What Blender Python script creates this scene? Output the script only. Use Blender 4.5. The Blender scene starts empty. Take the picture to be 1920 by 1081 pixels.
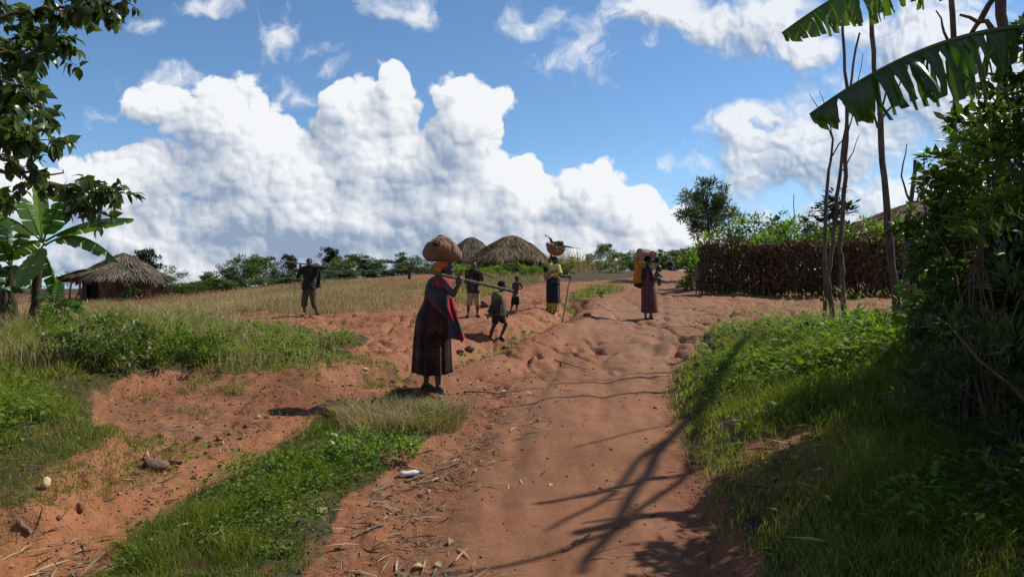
import bpy, bmesh, math, random
import numpy as np
from mathutils import Vector, Matrix, Quaternion
R = math.radians
random.seed(7)
rng = np.random.default_rng(7)
scene = bpy.context.scene
COL = scene.collection

# ------------------------------------------------------------------ camera
F = 1333.0                       # focal length in photograph pixels (1920 wide)
CAM_Z = 1.6
cam_d = bpy.data.cameras.new("camera")
cam = bpy.data.objects.new("camera", cam_d)
COL.objects.link(cam)
cam.location = (0, 0, CAM_Z)
cam.rotation_euler = (R(90), 0, 0)
cam_d.sensor_width = 36.0
cam_d.lens = 36.0 * F / 1920.0
cam_d.clip_start = 0.05
cam_d.clip_end = 6000
scene.camera = cam

# ------------------------------------------------------------------ sun, sky, exposure
SUN_AZ, SUN_EL = R(66), R(46)
SUN = Vector((math.sin(SUN_AZ) * math.cos(SUN_EL), math.cos(SUN_AZ) * math.cos(SUN_EL), math.sin(SUN_EL)))
sd = bpy.data.lights.new("sun", 'SUN')
sd.energy = 5.0
sd.angle = R(0.53)
sd.color = (1.0, 0.94, 0.84)
so = bpy.data.objects.new("sun", sd)
COL.objects.link(so)
so.rotation_euler = (-SUN).to_track_quat('-Z', 'Y').to_euler()
so.location = (30, 20, 40)
scene.view_settings.view_transform = 'Standard'
scene.view_settings.look = 'None'
scene.view_settings.gamma = 1.0
scene.view_settings.use_curve_mapping = False
scene.view_settings.exposure = 0.18
scene.cycles.use_adaptive_sampling = True
scene.cycles.adaptive_threshold = 0.02
scene.cycles.max_bounces = 6
scene.cycles.diffuse_bounces = 3
scene.cycles.transmission_bounces = 4
scene.cycles.transparent_max_bounces = 6


class NT:
    """small helper round a node tree"""
    def __init__(s, tree):
        s.t = tree
        s.l = tree.links

    def n(s, typ, ins=None, **props):
        nd = s.t.nodes.new(typ)
        for k, v in props.items():
            setattr(nd, k, v)
        if ins:
            for k, v in ins.items():
                sock = nd.inputs[k]
                if isinstance(v, bpy.types.NodeSocket):
                    s.l.new(v, sock)
                else:
                    sock.default_value = v
        return nd

    def m(s, op, a, b=None, c=None, clamp=False):
        ins = {0: a}
        if b is not None: ins[1] = b
        if c is not None: ins[2] = c
        nd = s.n('ShaderNodeMath', ins, operation=op, use_clamp=clamp)
        return nd.outputs[0]

    def v(s, op, a, b=None, c=None):
        ins = {0: a}
        if b is not None: ins[1] = b
        if c is not None: ins[2] = c
        nd = s.n('ShaderNodeVectorMath', ins, operation=op)
        return nd.outputs['Value'] if op in ('LENGTH', 'DOT_PRODUCT', 'DISTANCE') else nd.outputs['Vector']

    def sstep(s, x, lo, hi, o0=0.0, o1=1.0):
        nd = s.n('ShaderNodeMapRange', {'Value': x, 'From Min': lo, 'From Max': hi, 'To Min': o0, 'To Max': o1},
                 interpolation_type='SMOOTHSTEP')
        return nd.outputs['Result']

    def lin(s, x, lo, hi, o0=0.0, o1=1.0):
        nd = s.n('ShaderNodeMapRange', {'Value': x, 'From Min': lo, 'From Max': hi, 'To Min': o0, 'To Max': o1})
        return nd.outputs['Result']

    def mix(s, f, a, b, blend='MIX'):
        nd = s.t.nodes.new('ShaderNodeMix')
        nd.data_type = 'RGBA'
        nd.blend_type = blend
        for i, v in ((0, f), (6, a), (7, b)):
            if isinstance(v, bpy.types.NodeSocket):
                s.l.new(v, nd.inputs[i])
            elif i == 0:
                nd.inputs[i].default_value = v
            else:
                nd.inputs[i].default_value = (v[0], v[1], v[2], 1)
        return nd.outputs[2]

    def noise2(s, vec, scale, detail=4, rough=0.55, out=0):
        return s.n('ShaderNodeTexNoise', {'Vector': vec, 'Scale': scale, 'Detail': detail, 'Roughness': rough},
                   noise_dimensions='2D').outputs[out]

    def noise(s, vec, scale, detail=4, rough=0.55, dist=0.0, out=0):
        ins = {'Scale': scale, 'Detail': detail, 'Roughness': rough, 'Distortion': dist}
        if vec is not None: ins['Vector'] = vec
        return s.n('ShaderNodeTexNoise', ins).outputs[out]


def uv(px, py):
    return ((px - 960) / F, (540.5 - py) / F)


def cloud_group(name, blobs, seed, warp, n_scale, n_amp, b_scale, b_amp, detail=7.0, rough=0.6):
    """density of a bank of cumulus over the sky's own direction coordinates"""
    g = bpy.data.node_groups.new(name, 'ShaderNodeTree')
    g.interface.new_socket('P', in_out='INPUT', socket_type='NodeSocketVector')
    g.interface.new_socket('D', in_out='OUTPUT', socket_type='NodeSocketFloat')
    g.interface.new_socket('B', in_out='OUTPUT', socket_type='NodeSocketFloat')
    k = NT(g)
    gi = g.nodes.new('NodeGroupInput')
    go = g.nodes.new('NodeGroupOutput')
    P = gi.outputs[0]
    q = k.v('ADD', P, (seed, seed * 0.37, 0))
    w = k.noise2(q, 8.0, 3, 0.6, out=1)
    w = k.v('MULTIPLY', k.v('SUBTRACT', w, (0.5, 0.5, 0.5)), (warp, warp, 0))
    Pw = k.v('ADD', P, w)
    cur = None
    for (px, py, rx, ry, a) in blobs:
        cu, cv = uv(px, py)
        sx, sy = F / rx, F / ry
        e = k.v('MULTIPLY_ADD', Pw, (sx, sy, 0), (-cu * sx, -cv * sy, 0))
        d = k.m('MULTIPLY_ADD', k.v('LENGTH', e), -a, a)
        cur = d if cur is None else k.m('SMOOTH_MAX', cur, d, 0.10)
    cur = k.m('MINIMUM', cur, 0.72)
    qw = k.v('ADD', q, w)
    nz = k.m('SUBTRACT', k.noise2(qw, n_scale, detail, rough), 0.5)
    D = k.m('MULTIPLY_ADD', nz, n_amp, cur)
    # rounded billows: domes with creases between, at falling sizes
    bl = None
    for i, (q_, am) in enumerate(((1.0, .50), (2.3, .30), (5.1, .20))):
        vo = k.n('ShaderNodeTexVoronoi', {'Vector': qw if i == 0 else k.v('ADD', qw, (1.3 * i, .7 * i, 0)), 'Scale': b_scale * q_}, feature='F1', voronoi_dimensions='2D')
        d_ = vo.outputs['Distance']
        dome = k.m('MULTIPLY_ADD', k.m('MULTIPLY', d_, d_), -am * 1.5, am)
        bl = dome if bl is None else k.m('ADD', bl, dome)
    bl = k.m('SUBTRACT', bl, 0.62)
    D = k.m('MULTIPLY_ADD', bl, b_amp, D)
    g.links.new(D, go.inputs[0])
    g.links.new(bl, go.inputs[1])
    return g


def build_world():
    w = bpy.data.worlds.new("World")
    scene.world = w
    w.use_nodes = True
    t = w.node_tree
    t.nodes.clear()
    k = NT(t)
    out = t.nodes.new('ShaderNodeOutputWorld')
    STR = 0.10
    G1, G2, GB = 1.5, 0.80, 0.16
    sky = k.n('ShaderNodeTexSky', sky_type='NISHITA', sun_disc=False)
    sky.sun_elevation = SUN_EL
    sky.sun_rotation = SUN_AZ
    sky.altitude = 1600
    sky.air_density = 1.0
    sky.dust_density = 0.3
    sky.ozone_density = 3.0
    tc = t.nodes.new('ShaderNodeTexCoord')
    dr = tc.outputs['Generated']
    sp = k.n('ShaderNodeSeparateXYZ', {0: dr})
    x, y, z = sp.outputs
    ys = k.m('MAXIMUM', y, 0.06)
    U = k.m('DIVIDE', x, ys)
    V = k.m('DIVIDE', z, ys)
    P = k.n('ShaderNodeCombineXYZ', {0: U, 1: V, 2: 0.0}).outputs[0]
    main = [(300, 195, 74, 48, 1.0), (395, 225, 130, 100, 1.0), (330, 330, 140, 105, 1.0), (500, 290, 130, 105, 1.0),
            (655, 195, 78, 62, 1.0), (744, 160, 40, 52, 1.1), (720, 270, 190, 140, 1.0), (860, 235, 120, 95, 1.0),
            (905, 225, 66, 76, 1.0), (960, 350, 150, 90, 1.0), (1090, 375, 100, 84, 1.0), (1180, 410, 92, 60, 1.0),
            (1265, 432, 80, 60, 1.0), (560, 420, 360, 140, 1.0), (870, 430, 300, 140, 1.0), (200, 370, 160, 95, 1.0),
            (40, 380, 170, 100, 1.0), (240, 480, 420, 110, 1.0), (1120, 465, 260, 80, 1.0), (350, 405, 150, 100, 1.25), (820, 285, 105, 95, 1.3), (520, 330, 200, 110, 1.2)]
    right = [(1480, 300, 165, 130, 0.9), (1600, 240, 140, 110, 0.9), (1430, 215, 80, 40, .6), (1420, 45, 130, 70, 1.0), (1340, 35, 66, 50, .9), (1520, 95, 90, 40, 0.9),
             (1760, 180, 260, 190, 0.9), (1700, 60, 260, 90, 0.8), (1480, 425, 190, 75, 0.8), (1700, 420, 240, 100, 0.9),
             (1230, 8, 120, 48, 0.9)]
    wisps = [(1110, 85, 80, 70, 0.8), (1010, 50, 60, 42, 0.7), (1030, 110, 60, 46, .6), (742, 14, 76, 46, 1.1), (390, 4, 80, 30, 0.9), (505, 65, 70, 56, 0.7),
             (565, 185, 46, 34, 0.9), (300, 155, 80, 26, .7), (285, 42, 70, 24, 0.6), (190, 232, 60, 20, .6),
             (110, 245, 70, 20, .6), (570, 100, 60, 24, .6), (1330, 300, 90, 30, .6), (1215, 65, 34, 20, .7), (610, 135, 34, 18, .6)]
    gm = cloud_group('cumulus_main', main, 3.1, 0.040, 7.0, 0.85, 11.0, 0.66, 9.0, 0.68)
    gr = cloud_group('cumulus_right', right, 8.7, 0.075, 8.0, 1.45, 15.0, 0.5)
    gw = cloud_group('cloud_wisps', wisps, 5.3, 0.10, 14.0, 3.0, 24.0, 0.2)

    def ev(g, vec):
        nd = t.nodes.new('ShaderNodeGroup')
        nd.node_tree = g
        t.links.new(vec, nd.inputs[0])
        return nd.outputs
    s1 = k.v('ADD', P, (0.0045, 0.005, 0))
    s2 = k.v('ADD', P, (0.030, 0.040, 0))
    white = tuple(c / STR for c in (0.80, 0.815, 0.84))
    grey = tuple(c / STR for c in (0.25, 0.325, 0.45))
    lo = k.sstep(V, 0.0, 0.26)                      # cumulus bases are greyer than their tops
    blue = k.mix(1.0, sky.outputs[0], (0.97, 1.15, 1.22), 'MULTIPLY')
    col = k.mix(k.sstep(V, 0.22, -0.02, 0.0, 0.75), blue, (3.9, 5.8, 7.9))
    mw = k.m('MULTIPLY', k.sstep(ev(gw, P)[0], 0.05, 1.25), 0.9)
    col = k.mix(mw, col, white)
    big = k.sstep(k.noise2(k.v('ADD', P, (1.7, 4.1, 0)), 5.5, 4, .55), 0.50, 0.66, 0.0, 0.6)
    for (px, py, rx, ry) in ((430, 432, 130, 52), (850, 330, 105, 58), (640, 455, 260, 44), (340, 330, 80, 60), (1480, 330, 120, 70), (800, 245, 60, 36), (180, 470, 150, 30)):
        cu, cv = uv(px, py)
        e = k.v('MULTIPLY_ADD', P, (F / rx, F / ry, 0), (-cu * F / rx, -cv * F / ry, 0))
        big = k.m('MAXIMUM', big, k.sstep(k.m('MULTIPLY_ADD', k.noise2(P, 9.0, 3, .5), 0.8, k.v('LENGTH', e)), 1.50, 0.6, 0.0, 1.25))
    for g, th0, soft, hi, depth in ((gr, 0.0, 0.55, 0.9, 1.0), (gm, 0.13, 0.27, 1.0, 1.0)):
        d0, b0 = ev(g, P)
        f1 = k.m('SUBTRACT', d0, ev(g, s1)[0])
        f2 = k.m('SUBTRACT', d0, ev(g, s2)[0])
        L = k.m('MULTIPLY_ADD', k.m('MAXIMUM', k.m('MINIMUM', f1, 0.22), -0.2), G1, 0.59)
        L = k.m('MULTIPLY_ADD', f2, G2, L)
        L = k.m('MULTIPLY_ADD', b0, GB, L)
        # thick parts let less light through; the base stays in its own shade
        thick = k.sstep(d0, 0.15, 0.9)
        sh = k.m('MULTIPLY', thick, k.m('MULTIPLY_ADD', lo, -0.36, 0.60))
        sh = k.m('MULTIPLY', sh, k.m('MULTIPLY_ADD', big, 1.0, 0.10))
        L = k.m('SUBTRACT', L, k.m('MULTIPLY', sh, depth), clamp=True)
        cc = k.mix(L, grey, white)
        mk = k.m('MULTIPLY', k.sstep(d0, th0, soft), hi)
        col = k.mix(mk, col, cc)
    # the part of the sky that holds the cloud banks, and the open sky round it with thin broken cloud
    front = t.nodes.new('ShaderNodeBackground')
    front.inputs['Strength'].default_value = STR
    t.links.new(col, front.inputs['Color'])
    rest = t.nodes.new('ShaderNodeBackground')
    rest.inputs['Strength'].default_value = STR
    rc = k.mix(k.m('MULTIPLY', k.sstep(k.noise(dr, 3.0, 3), 0.5, 0.75), 0.6), sky.outputs[0], white)
    t.links.new(rc, rest.inputs['Color'])
    sector = k.m('MULTIPLY', k.m('GREATER_THAN', y, 0.3), k.m('LESS_THAN', k.m('ABSOLUTE', U), 0.95))
    sector = k.m('MULTIPLY', sector, k.m('MULTIPLY', k.m('GREATER_THAN', V, -0.02), k.m('LESS_THAN', V, 0.50)))
    mx = t.nodes.new('ShaderNodeMixShader')
    t.links.new(sector, mx.inputs[0])
    t.links.new(rest.outputs[0], mx.inputs[1])
    t.links.new(front.outputs[0], mx.inputs[2])
    t.links.new(mx.outputs[0], out.inputs[0])
    w.cycles.sampling_method = 'NONE'


build_world()

# ------------------------------------------------------------------ numeric helpers
def _hash(ix, iy, seed):
    h = (ix.astype(np.int64) * 374761393 + iy.astype(np.int64) * 668265263 + seed * 974634777) & 0xFFFFFFFF
    h = ((h ^ (h >> 13)) * 1274126177) & 0xFFFFFFFF
    return ((h ^ (h >> 16)) & 0xFFFFFF) / float(0xFFFFFF)


def vnoise(x, y, seed=0):
    x0, y0 = np.floor(x), np.floor(y)
    fx, fy = x - x0, y - y0
    fx = fx * fx * fx * (fx * (fx * 6 - 15) + 10)
    fy = fy * fy * fy * (fy * (fy * 6 - 15) + 10)
    a, b = _hash(x0, y0, seed), _hash(x0 + 1, y0, seed)
    c, d = _hash(x0, y0 + 1, seed), _hash(x0 + 1, y0 + 1, seed)
    return (a + (b - a) * fx) * (1 - fy) + (c + (d - c) * fx) * fy


def fbm(x, y, octv=4, seed=0, gain=0.5):
    s, a, t = 0.0, 1.0, 0.0
    for i in range(octv):
        s = s + a * (vnoise(x * 2 ** i + 17.3 * i, y * 2 ** i - 9.1 * i, seed + i) - 0.5)
        t += a
        a *= gain
    return s / t * 2.0


def sstep(x, a, b):
    t = np.clip((x - a) / (b - a), 0, 1)
    return t * t * (3 - 2 * t)


def at(px, py, d):
    """point at depth d seen at a place of the photograph"""
    return Vector(((px - 960) / F * d, d, CAM_Z + (540.5 - py) / F * d))


# ------------------------------------------------------------------ lie of the land
PROF = np.array([(-60, -1.2), (-20, -.55), (0, -.06), (4, 0.), (9, .27), (14, .52), (19, .80), (25, 1.13), (40, 2.08), (60, 3.08), (74, 3.5), (95, 3.3),
                 (140, 1.2), (260, -6), (600, -22), (4000, -60)])
CTRL = [(960, 1081, 3.94), (1100, 800, 7.4), (1150, 700, 10.4), (1100, 650, 13.5), (1215, 596, 19), (1200, 560, 27), (1250, 520, 44),
        (1255, 507, 60), (812, 735, 9), (585, 593, 21), (886, 593, 21.5), (928, 645, 14.5), (962, 582, 23), (1038, 588, 20),
        (1308, 550, 28), (222, 563, 43), (958, 502, 50), (885, 500, 57), (1640, 555, 25), (1560, 625, 11.5), (45, 655, 13),
        (250, 720, 9.5), (100, 900, 5.8), (450, 537, 48), (700, 522, 50), (1450, 552, 26.5), (750, 560, 28), (420, 590, 20), (1540, 850, 5.4),
        (1800, 700, 7.5), (1400, 600, 16), (-300, 560, 46), (2300, 560, 26), (450, 546, 72), (150, 552, 80), (720, 533, 74), (-300, 560, 85), (860, 516, 74), (1100, 509, 70), (300, 552, 56), (222, 594, 28), (222, 581, 37), (60, 596, 26), (380, 574, 29), (100, 575, 36), (-250, 585, 28)]


def prof(y):
    return np.interp(y, PROF[:, 0], PROF[:, 1])


_cp = np.array([tuple(at(*c)) for c in CTRL])
_cr = _cp[:, 2] - prof(_cp[:, 1])


def Hb(x, y):
    x = np.asarray(x, float); y = np.asarray(y, float)
    num = np.zeros(np.broadcast(x, y).shape); den = np.full(num.shape, 0.12)
    for (cx, cy, cz), r in zip(_cp, _cr):
        s = 0.11 * cy + 0.6
        w = np.exp(-((x - cx) ** 2 + ((y - cy) * 0.7) ** 2) / (2 * s * s)) + 1e-9
        num += w * r; den += w
    return prof(y) + num / den


_D = np.geomspace(2.4, 140, 1400)


def ground_hit(px, py, f=None):
    x = (px - 960) / F * _D
    g = (f or Hb)(x, _D) - (CAM_Z + (540.5 - py) / F * _D)
    i = np.argmax(g > 0)
    if g[i] <= 0: i = len(_D) - 1
    return x[i], _D[i]


def poly(pts):
    return np.array([ground_hit(a, b) for a, b in pts])


def sdist(P, x, y):
    """signed distance to a polygon, positive inside"""
    best = np.full(x.shape, 1e9)
    ins = np.zeros(x.shape, bool)
    n = len(P)
    for i in range(n):
        ax, ay = P[i]; bx, by = P[(i + 1) % n]
        dx, dy = bx - ax, by - ay
        t = np.clip(((x - ax) * dx + (y - ay) * dy) / (dx * dx + dy * dy + 1e-12), 0, 1)
        best = np.minimum(best, np.hypot(x - ax - t * dx, y - ay - t * dy))
        cross = ((ay > y) != (by > y))
        with np.errstate(divide='ignore', invalid='ignore'):
            ins ^= cross & (x < (bx - ax) * (y - ay) / (by - ay + 1e-12) + ax)
    return np.where(ins, best, -best)


def ldist(P, x, y):
    best = np.full(np.shape(x), 1e9)
    for i in range(len(P) - 1):
        ax, ay = P[i]; bx, by = P[i + 1]
        dx, dy = bx - ax, by - ay
        t = np.clip(((x - ax) * dx + (y - ay) * dy) / (dx * dx + dy * dy + 1e-12), 0, 1)
        best = np.minimum(best, np.hypot(x - ax - t * dx, y - ay - t * dy))
    return best


BANK_L = poly([(-700, 660), (100, 648), (330, 606), (500, 616), (690, 624), (705, 640), (650, 686), (548, 704), (430, 722), (340, 728),
               (220, 742), (165, 765), (215, 800), (130, 868), (100, 930), (30, 1000), (-100, 1081), (-900, 1081)])
STRIP = poly([(855, 768), (862, 798), (770, 832), (745, 872), (650, 930), (612, 1000), (560, 1081), (540, 1200), (120, 1200), (200, 1070), (340, 968), (480, 852), (560, 800), (640, 757),
              (760, 742)])
BANK_R = poly([(1400, 597), (1330, 612), (1262, 690), (1250, 760), (1268, 830), (1315, 900), (1330, 980), (1390, 1081), (1430, 1300), (3200, 1300), (3400, 640),
               (1960, 615), (1690, 606), (1560, 600)])
FIELD = poly([(-600, 598), (160, 600), (330, 592), (480, 588), (570, 588), (640, 585), (700, 582), (765, 579), (800, 562), (800, 530), (775, 524), (560, 532), (360, 550), (200, 558), (-600, 565)])
PATCH = [poly(q) for q in ([(780, 548), (830, 527), (930, 516), (1015, 512), (1030, 528), (960, 545), (880, 562), (800, 582)], [(1048, 560), (1075, 545), (1150, 530), (1185, 540), (1120, 556), (1070, 578)],
                           [(1010, 508), (1100, 506), (1200, 512), (1190, 524), (1110, 528), (1040, 530)], [(925, 652), (960, 628), (1035, 604), (1045, 614), (985, 640), (935, 662)],
                           [(640, 712), (690, 690), (775, 690), (780, 712), (720, 728), (650, 730)], [(850, 672), (900, 664), (980, 660), (985, 668), (900, 684), (850, 690)])]
GULLY = poly([(1075, 568), (1050, 596), (985, 628), (935, 648), (880, 668), (800, 690), (700, 712)])
DITCH = poly([(-300, 1150), (60, 1050), (280, 940), (430, 860), (580, 790), (720, 735)])
ROAD = poly([(760, 1081), (870, 900), (930, 800), (1000, 730), (1040, 650), (1090, 600), (1120, 560), (1205, 520), (1232, 508), (1275, 507), (1290, 520), (1312, 560),
             (1285, 605), (1250, 700), (1245, 800), (1280, 900), (1300, 1081), (1340, 1300), (560, 1300)])
RUTS = [poly(q) for q in ([(1120, 800), (1135, 720), (1120, 660), (1105, 620), (1150, 570), (1195, 535)], [(1215, 720), (1225, 650), (1240, 600), (1245, 550), (1255, 520)], [(930, 960), (965, 850), (1000, 770), (1040, 700), (1065, 640)], [(1040, 720), (1000, 690), (960, 670)])]
HOLES = [(1130, 662, .34, .10), (1262, 640, .36, .26), (1215, 660, .40, .08), (1110, 690, .3, .05), (1395, 583, .6, .12), (945, 622, .55, .30), (905, 640, .5, .22), (1000, 612, .6, .2)]
HOLES = [(*ground_hit(a, b), r, dp) for a, b, r, dp in HOLES]


def fields(x, y):
    wob = 0.10 * fbm(x * 1.6, y * 1.6, 4, 11) * np.clip(y / 6, .6, 2.5)
    return dict(L=sdist(BANK_L, x, y) + wob * 2.2 + .30 * fbm(x * .8 + 4, y * .8, 3, 15) + .22 * sstep(8.5 - y, 0, 2), S=sdist(STRIP, x, y) + wob * 1.6 + .16 * fbm(x * 1.3, y * 1.3, 3, 17) + .10, Rt=sdist(BANK_R, x, y) + wob * 1.2, road=sdist(ROAD, x, y) + wob * .5,
                field=sdist(FIELD, x, y) + wob * 4, patch=np.maximum.reduce([sdist(q, x, y) for q in PATCH]) + wob * 2.5, gul=ldist(GULLY, x, y), dit=ldist(DITCH, x, y))


def H(x, y, fl=None):
    x = np.asarray(x, float); y = np.asarray(y, float)
    fl = fl or fields(x, y)
    h = Hb(x, y)
    soil = np.clip(1 - sstep(fl['road'], -.15, .3), 0, 1)
    n1 = fbm(x * .55, y * .55, 4, 1)
    n2 = fbm(x * 2.3, y * 2.3, 4, 5)
    n3 = fbm(x * 11, y * 11, 3, 9)
    cut = fl['L'] + .22 * fbm(x * 3.1, y * 3.1, 3, 19)
    low = 1 - .75 * sstep(x / np.maximum(y, 1), -.55, -.36)
    h = h + low * (0.15 * sstep(cut, -.05, .14) + .13 * sstep(fl['L'], -.6, .8)) + low * .10 * sstep(fl['L'], .5, 2.5)
    h = h - 0.10 * np.exp(-(fl['dit'] / .45) ** 2) * sstep(16 - y, 0, 4)
    h = h + 0.04 * sstep(fl['S'], -.2, .5)
    bk = 1 - .85 * sstep(y, 8.5, 13)
    h = h + bk * (0.26 * sstep(fl['Rt'], -.12, .8) + .18 * sstep(fl['Rt'], .6, 2.5))
    h = h - 0.30 * np.exp(-(fl['gul'] / .42) ** 2) + 0.14 * np.exp(-((fl['gul'] - .95) / .5) ** 2)
    h = h + 0.06 * sstep(fl['road'], -.1, .35) * sstep(15 - y, 0, 5)
    mid = sstep(y, 8.5, 12) * sstep(34 - y, 0, 10)
    onr = 1 - .6 * (1 - soil)
    h = h + n1 * (.05 + .06 * mid * onr) + n2 * (.008 + .024 * soil + .010 * mid * onr) + n3 * (.003 + .018 * soil + .007 * mid)
    # small ledges where the crust has broken away
    lg = fbm(x * .75 + 7, y * .6, 5, 71)
    h = h + mid * (1 - .6 * sstep(fl['road'], -.2, .4)) * .07 * (sstep(lg, -.015, .03) - .5) + (.035 * soil * (1 - mid)) * (sstep(lg, .0, .10) - .5)
    # runnels cut by rain across the bare slope
    rn = np.abs(fbm(x * .9 + 3, y * .30, 3, 21))
    h = h - 0.11 * mid * np.exp(-(rn / .035) ** 2)
    for rt in RUTS:
        q = ldist(rt, x + .05 * n1, y)
        h = h - .024 * np.exp(-(q / .09) ** 2) * sstep(y, 3, 5) + .009 * np.exp(-((q - .24) / .12) ** 2)
    for hx, hy, r, dp in HOLES:
        q = np.hypot(x - hx, (y - hy) * .8)
        h = h - dp * np.exp(-(q / r) ** 2) + dp * .25 * np.exp(-((q - r * 1.7) / (r * .6)) ** 2)
    return h


def hz(x, y):
    return float(H(np.array([x]), np.array([y]))[0])


def onground(px, py):
    x, y = ground_hit(px, py, H)
    return Vector((x, y, hz(x, y)))


def gat(px, d):
    """ground point straight below an image column at depth d"""
    x = (px - 960) / F * d
    return Vector((x, d, hz(x, d)))


# ------------------------------------------------------------------ mesh building
class MB:
    def __init__(s):
        s.v, s.f, s.t, s.n = [], [], [], 0

    def add(s, verts, faces, tone=None):
        verts = np.asarray(verts, float).reshape(-1, 3)
        faces = np.asarray(faces, np.int64)
        s.v.append(verts); s.f.append(faces + s.n)
        s.t.append(np.full(len(verts), .5) if tone is None else np.broadcast_to(np.asarray(tone, float), (len(verts),)))
        s.n += len(verts)
        return s

    def mesh(s, name, smooth=False):
        me = bpy.data.meshes.new(name)
        if not s.v: return me
        V = np.concatenate(s.v)
        me.vertices.add(len(V))
        me.vertices.foreach_set('co', V.astype(np.float32).ravel())
        idx = np.concatenate([f.ravel() for f in s.f])
        sz = np.concatenate([np.full(len(f), f.shape[1]) for f in s.f])
        me.loops.add(len(idx))
        me.loops.foreach_set('vertex_index', idx.astype(np.int32))
        me.polygons.add(len(sz))
        st = np.concatenate([[0], np.cumsum(sz)[:-1]])
        me.polygons.foreach_set('loop_start', st.astype(np.int32))
        me.polygons.foreach_set('loop_total', sz.astype(np.int32))
        a = me.attributes.new('tone', 'FLOAT', 'POINT')
        a.data.foreach_set('value', np.concatenate(s.t).astype(np.float32))
        if smooth: me.polygons.foreach_set('use_smooth', np.ones(len(sz), bool))
        me.update(calc_edges=True)
        me.validate()
        return me

    def obj(s, name, mat, parent=None, smooth=False):
        return link(name, s.mesh(name, smooth), mat, parent)


def link(name, me, mat, parent=None):
    o = bpy.data.objects.new(name, me)
    if mat is not None and len(me.materials) == 0: me.materials.append(mat)
    COL.objects.link(o)
    if parent is not None: o.parent = parent
    return o


def tag(o, label=None, cat=None, group=None, kind=None):
    if label: o['label'] = label
    if cat: o['category'] = cat
    if group: o['group'] = group
    if kind: o['kind'] = kind
    return o


def thing(name, label, cat, loc=(0, 0, 0), rz=0.0, group=None):
    o = bpy.data.objects.new(name, None)
    o.empty_display_size = .1
    COL.objects.link(o)
    o.location = loc
    o.rotation_euler = (0, 0, rz)
    return tag(o, label, cat, group)


def dup(root, loc, rz=0.0, sc=1.0, label=None, group=None):
    r = root.copy(); COL.objects.link(r)
    r.location = loc; r.rotation_euler = (0, 0, rz)
    r.scale = (sc, sc, sc) if not hasattr(sc, '__len__') else sc
    if label: r['label'] = label
    if group: r['group'] = group
    for ch in list(root.children):
        c = ch.copy(); COL.objects.link(c); c.parent = r
        for g in list(ch.children):
            d = g.copy(); COL.objects.link(d); d.parent = c
    return r


def tube(mb, pts, rad, seg=7, tone=.5, cap=True, rough=0.0):
    """swept tube along points with a radius at each"""
    P = np.asarray([tuple(p) for p in pts], float)
    n = len(P)
    r = np.broadcast_to(np.asarray(rad, float), (n,))
    T = np.gradient(P, axis=0)
    T /= np.linalg.norm(T, axis=1)[:, None] + 1e-9
    ref = np.array([0.31, 0.87, 0.11]) if abs(T[0][1]) < .8 else np.array([1., .1, .2])
    a = np.cross(T, ref); a /= np.linalg.norm(a, axis=1)[:, None] + 1e-9
    b = np.cross(T, a)
    th = np.arange(seg) / seg * 2 * np.pi
    rr = r[:, None] * (1 + rough * (rng.random((n, seg)) - .5))
    V = P[:, None, :] + rr[..., None] * (np.cos(th)[None, :, None] * a[:, None, :] + np.sin(th)[None, :, None] * b[:, None, :])
    i = np.arange(n - 1)[:, None] * seg; j = np.arange(seg)[None, :]; j2 = (j + 1) % seg
    fc = np.stack([i + j, i + j2, i + seg + j2, i + seg + j], -1).reshape(-1, 4)
    mb.add(V.reshape(-1, 3), fc, tone)
    if cap:
        for k0, c in ((0, P[0]), ((n - 1) * seg, P[-1])):
            ring = V.reshape(-1, 3)[k0:k0 + seg]
            vv = np.vstack([ring, c])
            tri = np.stack([np.arange(seg), (np.arange(seg) + 1) % seg, np.full(seg, seg)], -1)
            mb.add(vv, tri if k0 else tri[:, ::-1], tone)
    return mb


def wander(p0, p1, n=8, amp=.05):
    p0, p1 = Vector(p0), Vector(p1)
    out = []
    off = Vector((0, 0, 0))
    for i in range(n + 1):
        t = i / n
        if 0 < i < n: off = off * .6 + Vector(rng.normal(0, amp, 3))
        else: off = off * (0 if i == 0 else .6)
        out.append(p0.lerp(p1, t) + off)
    return out


def unit(v):
    return v / (np.linalg.norm(v, axis=-1, keepdims=True) + 1e-9)


def leaves(mb, c, d, nrm, ln, ratio=.45, fold=.18, arch=.12, tone=None, peak=.42):
    """folded leaf blades: base at c, axis d, facing nrm, length ln"""
    n = len(c)
    d = unit(d)
    nrm = unit(nrm - d * np.sum(nrm * d, 1)[:, None])
    s = np.cross(d, nrm)
    ln = np.broadcast_to(np.asarray(ln, float), (n,))[:, None]
    w = ln * ratio * .5
    V = np.empty((n, 5, 3))
    V[:, 0] = c
    V[:, 1] = c + d * ln * peak + s * w + nrm * w * fold * 2
    V[:, 2] = c + d * ln + nrm * (-arch * ln)
    V[:, 3] = c + d * ln * peak - s * w + nrm * w * fold * 2
    V[:, 4] = c + d * ln * peak * 1.1 + nrm * ln * arch * .25
    k = np.arange(n)[:, None] * 5
    f = np.stack([k + 0, k + 1, k + 2, k + 4, k + 0, k + 4, k + 2, k + 3], -1).reshape(-1, 4)
    t = rng.random(n) if tone is None else np.broadcast_to(tone, (n,))
    mb.add(V.reshape(-1, 3), f, np.repeat(t, 5))
    return mb


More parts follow.
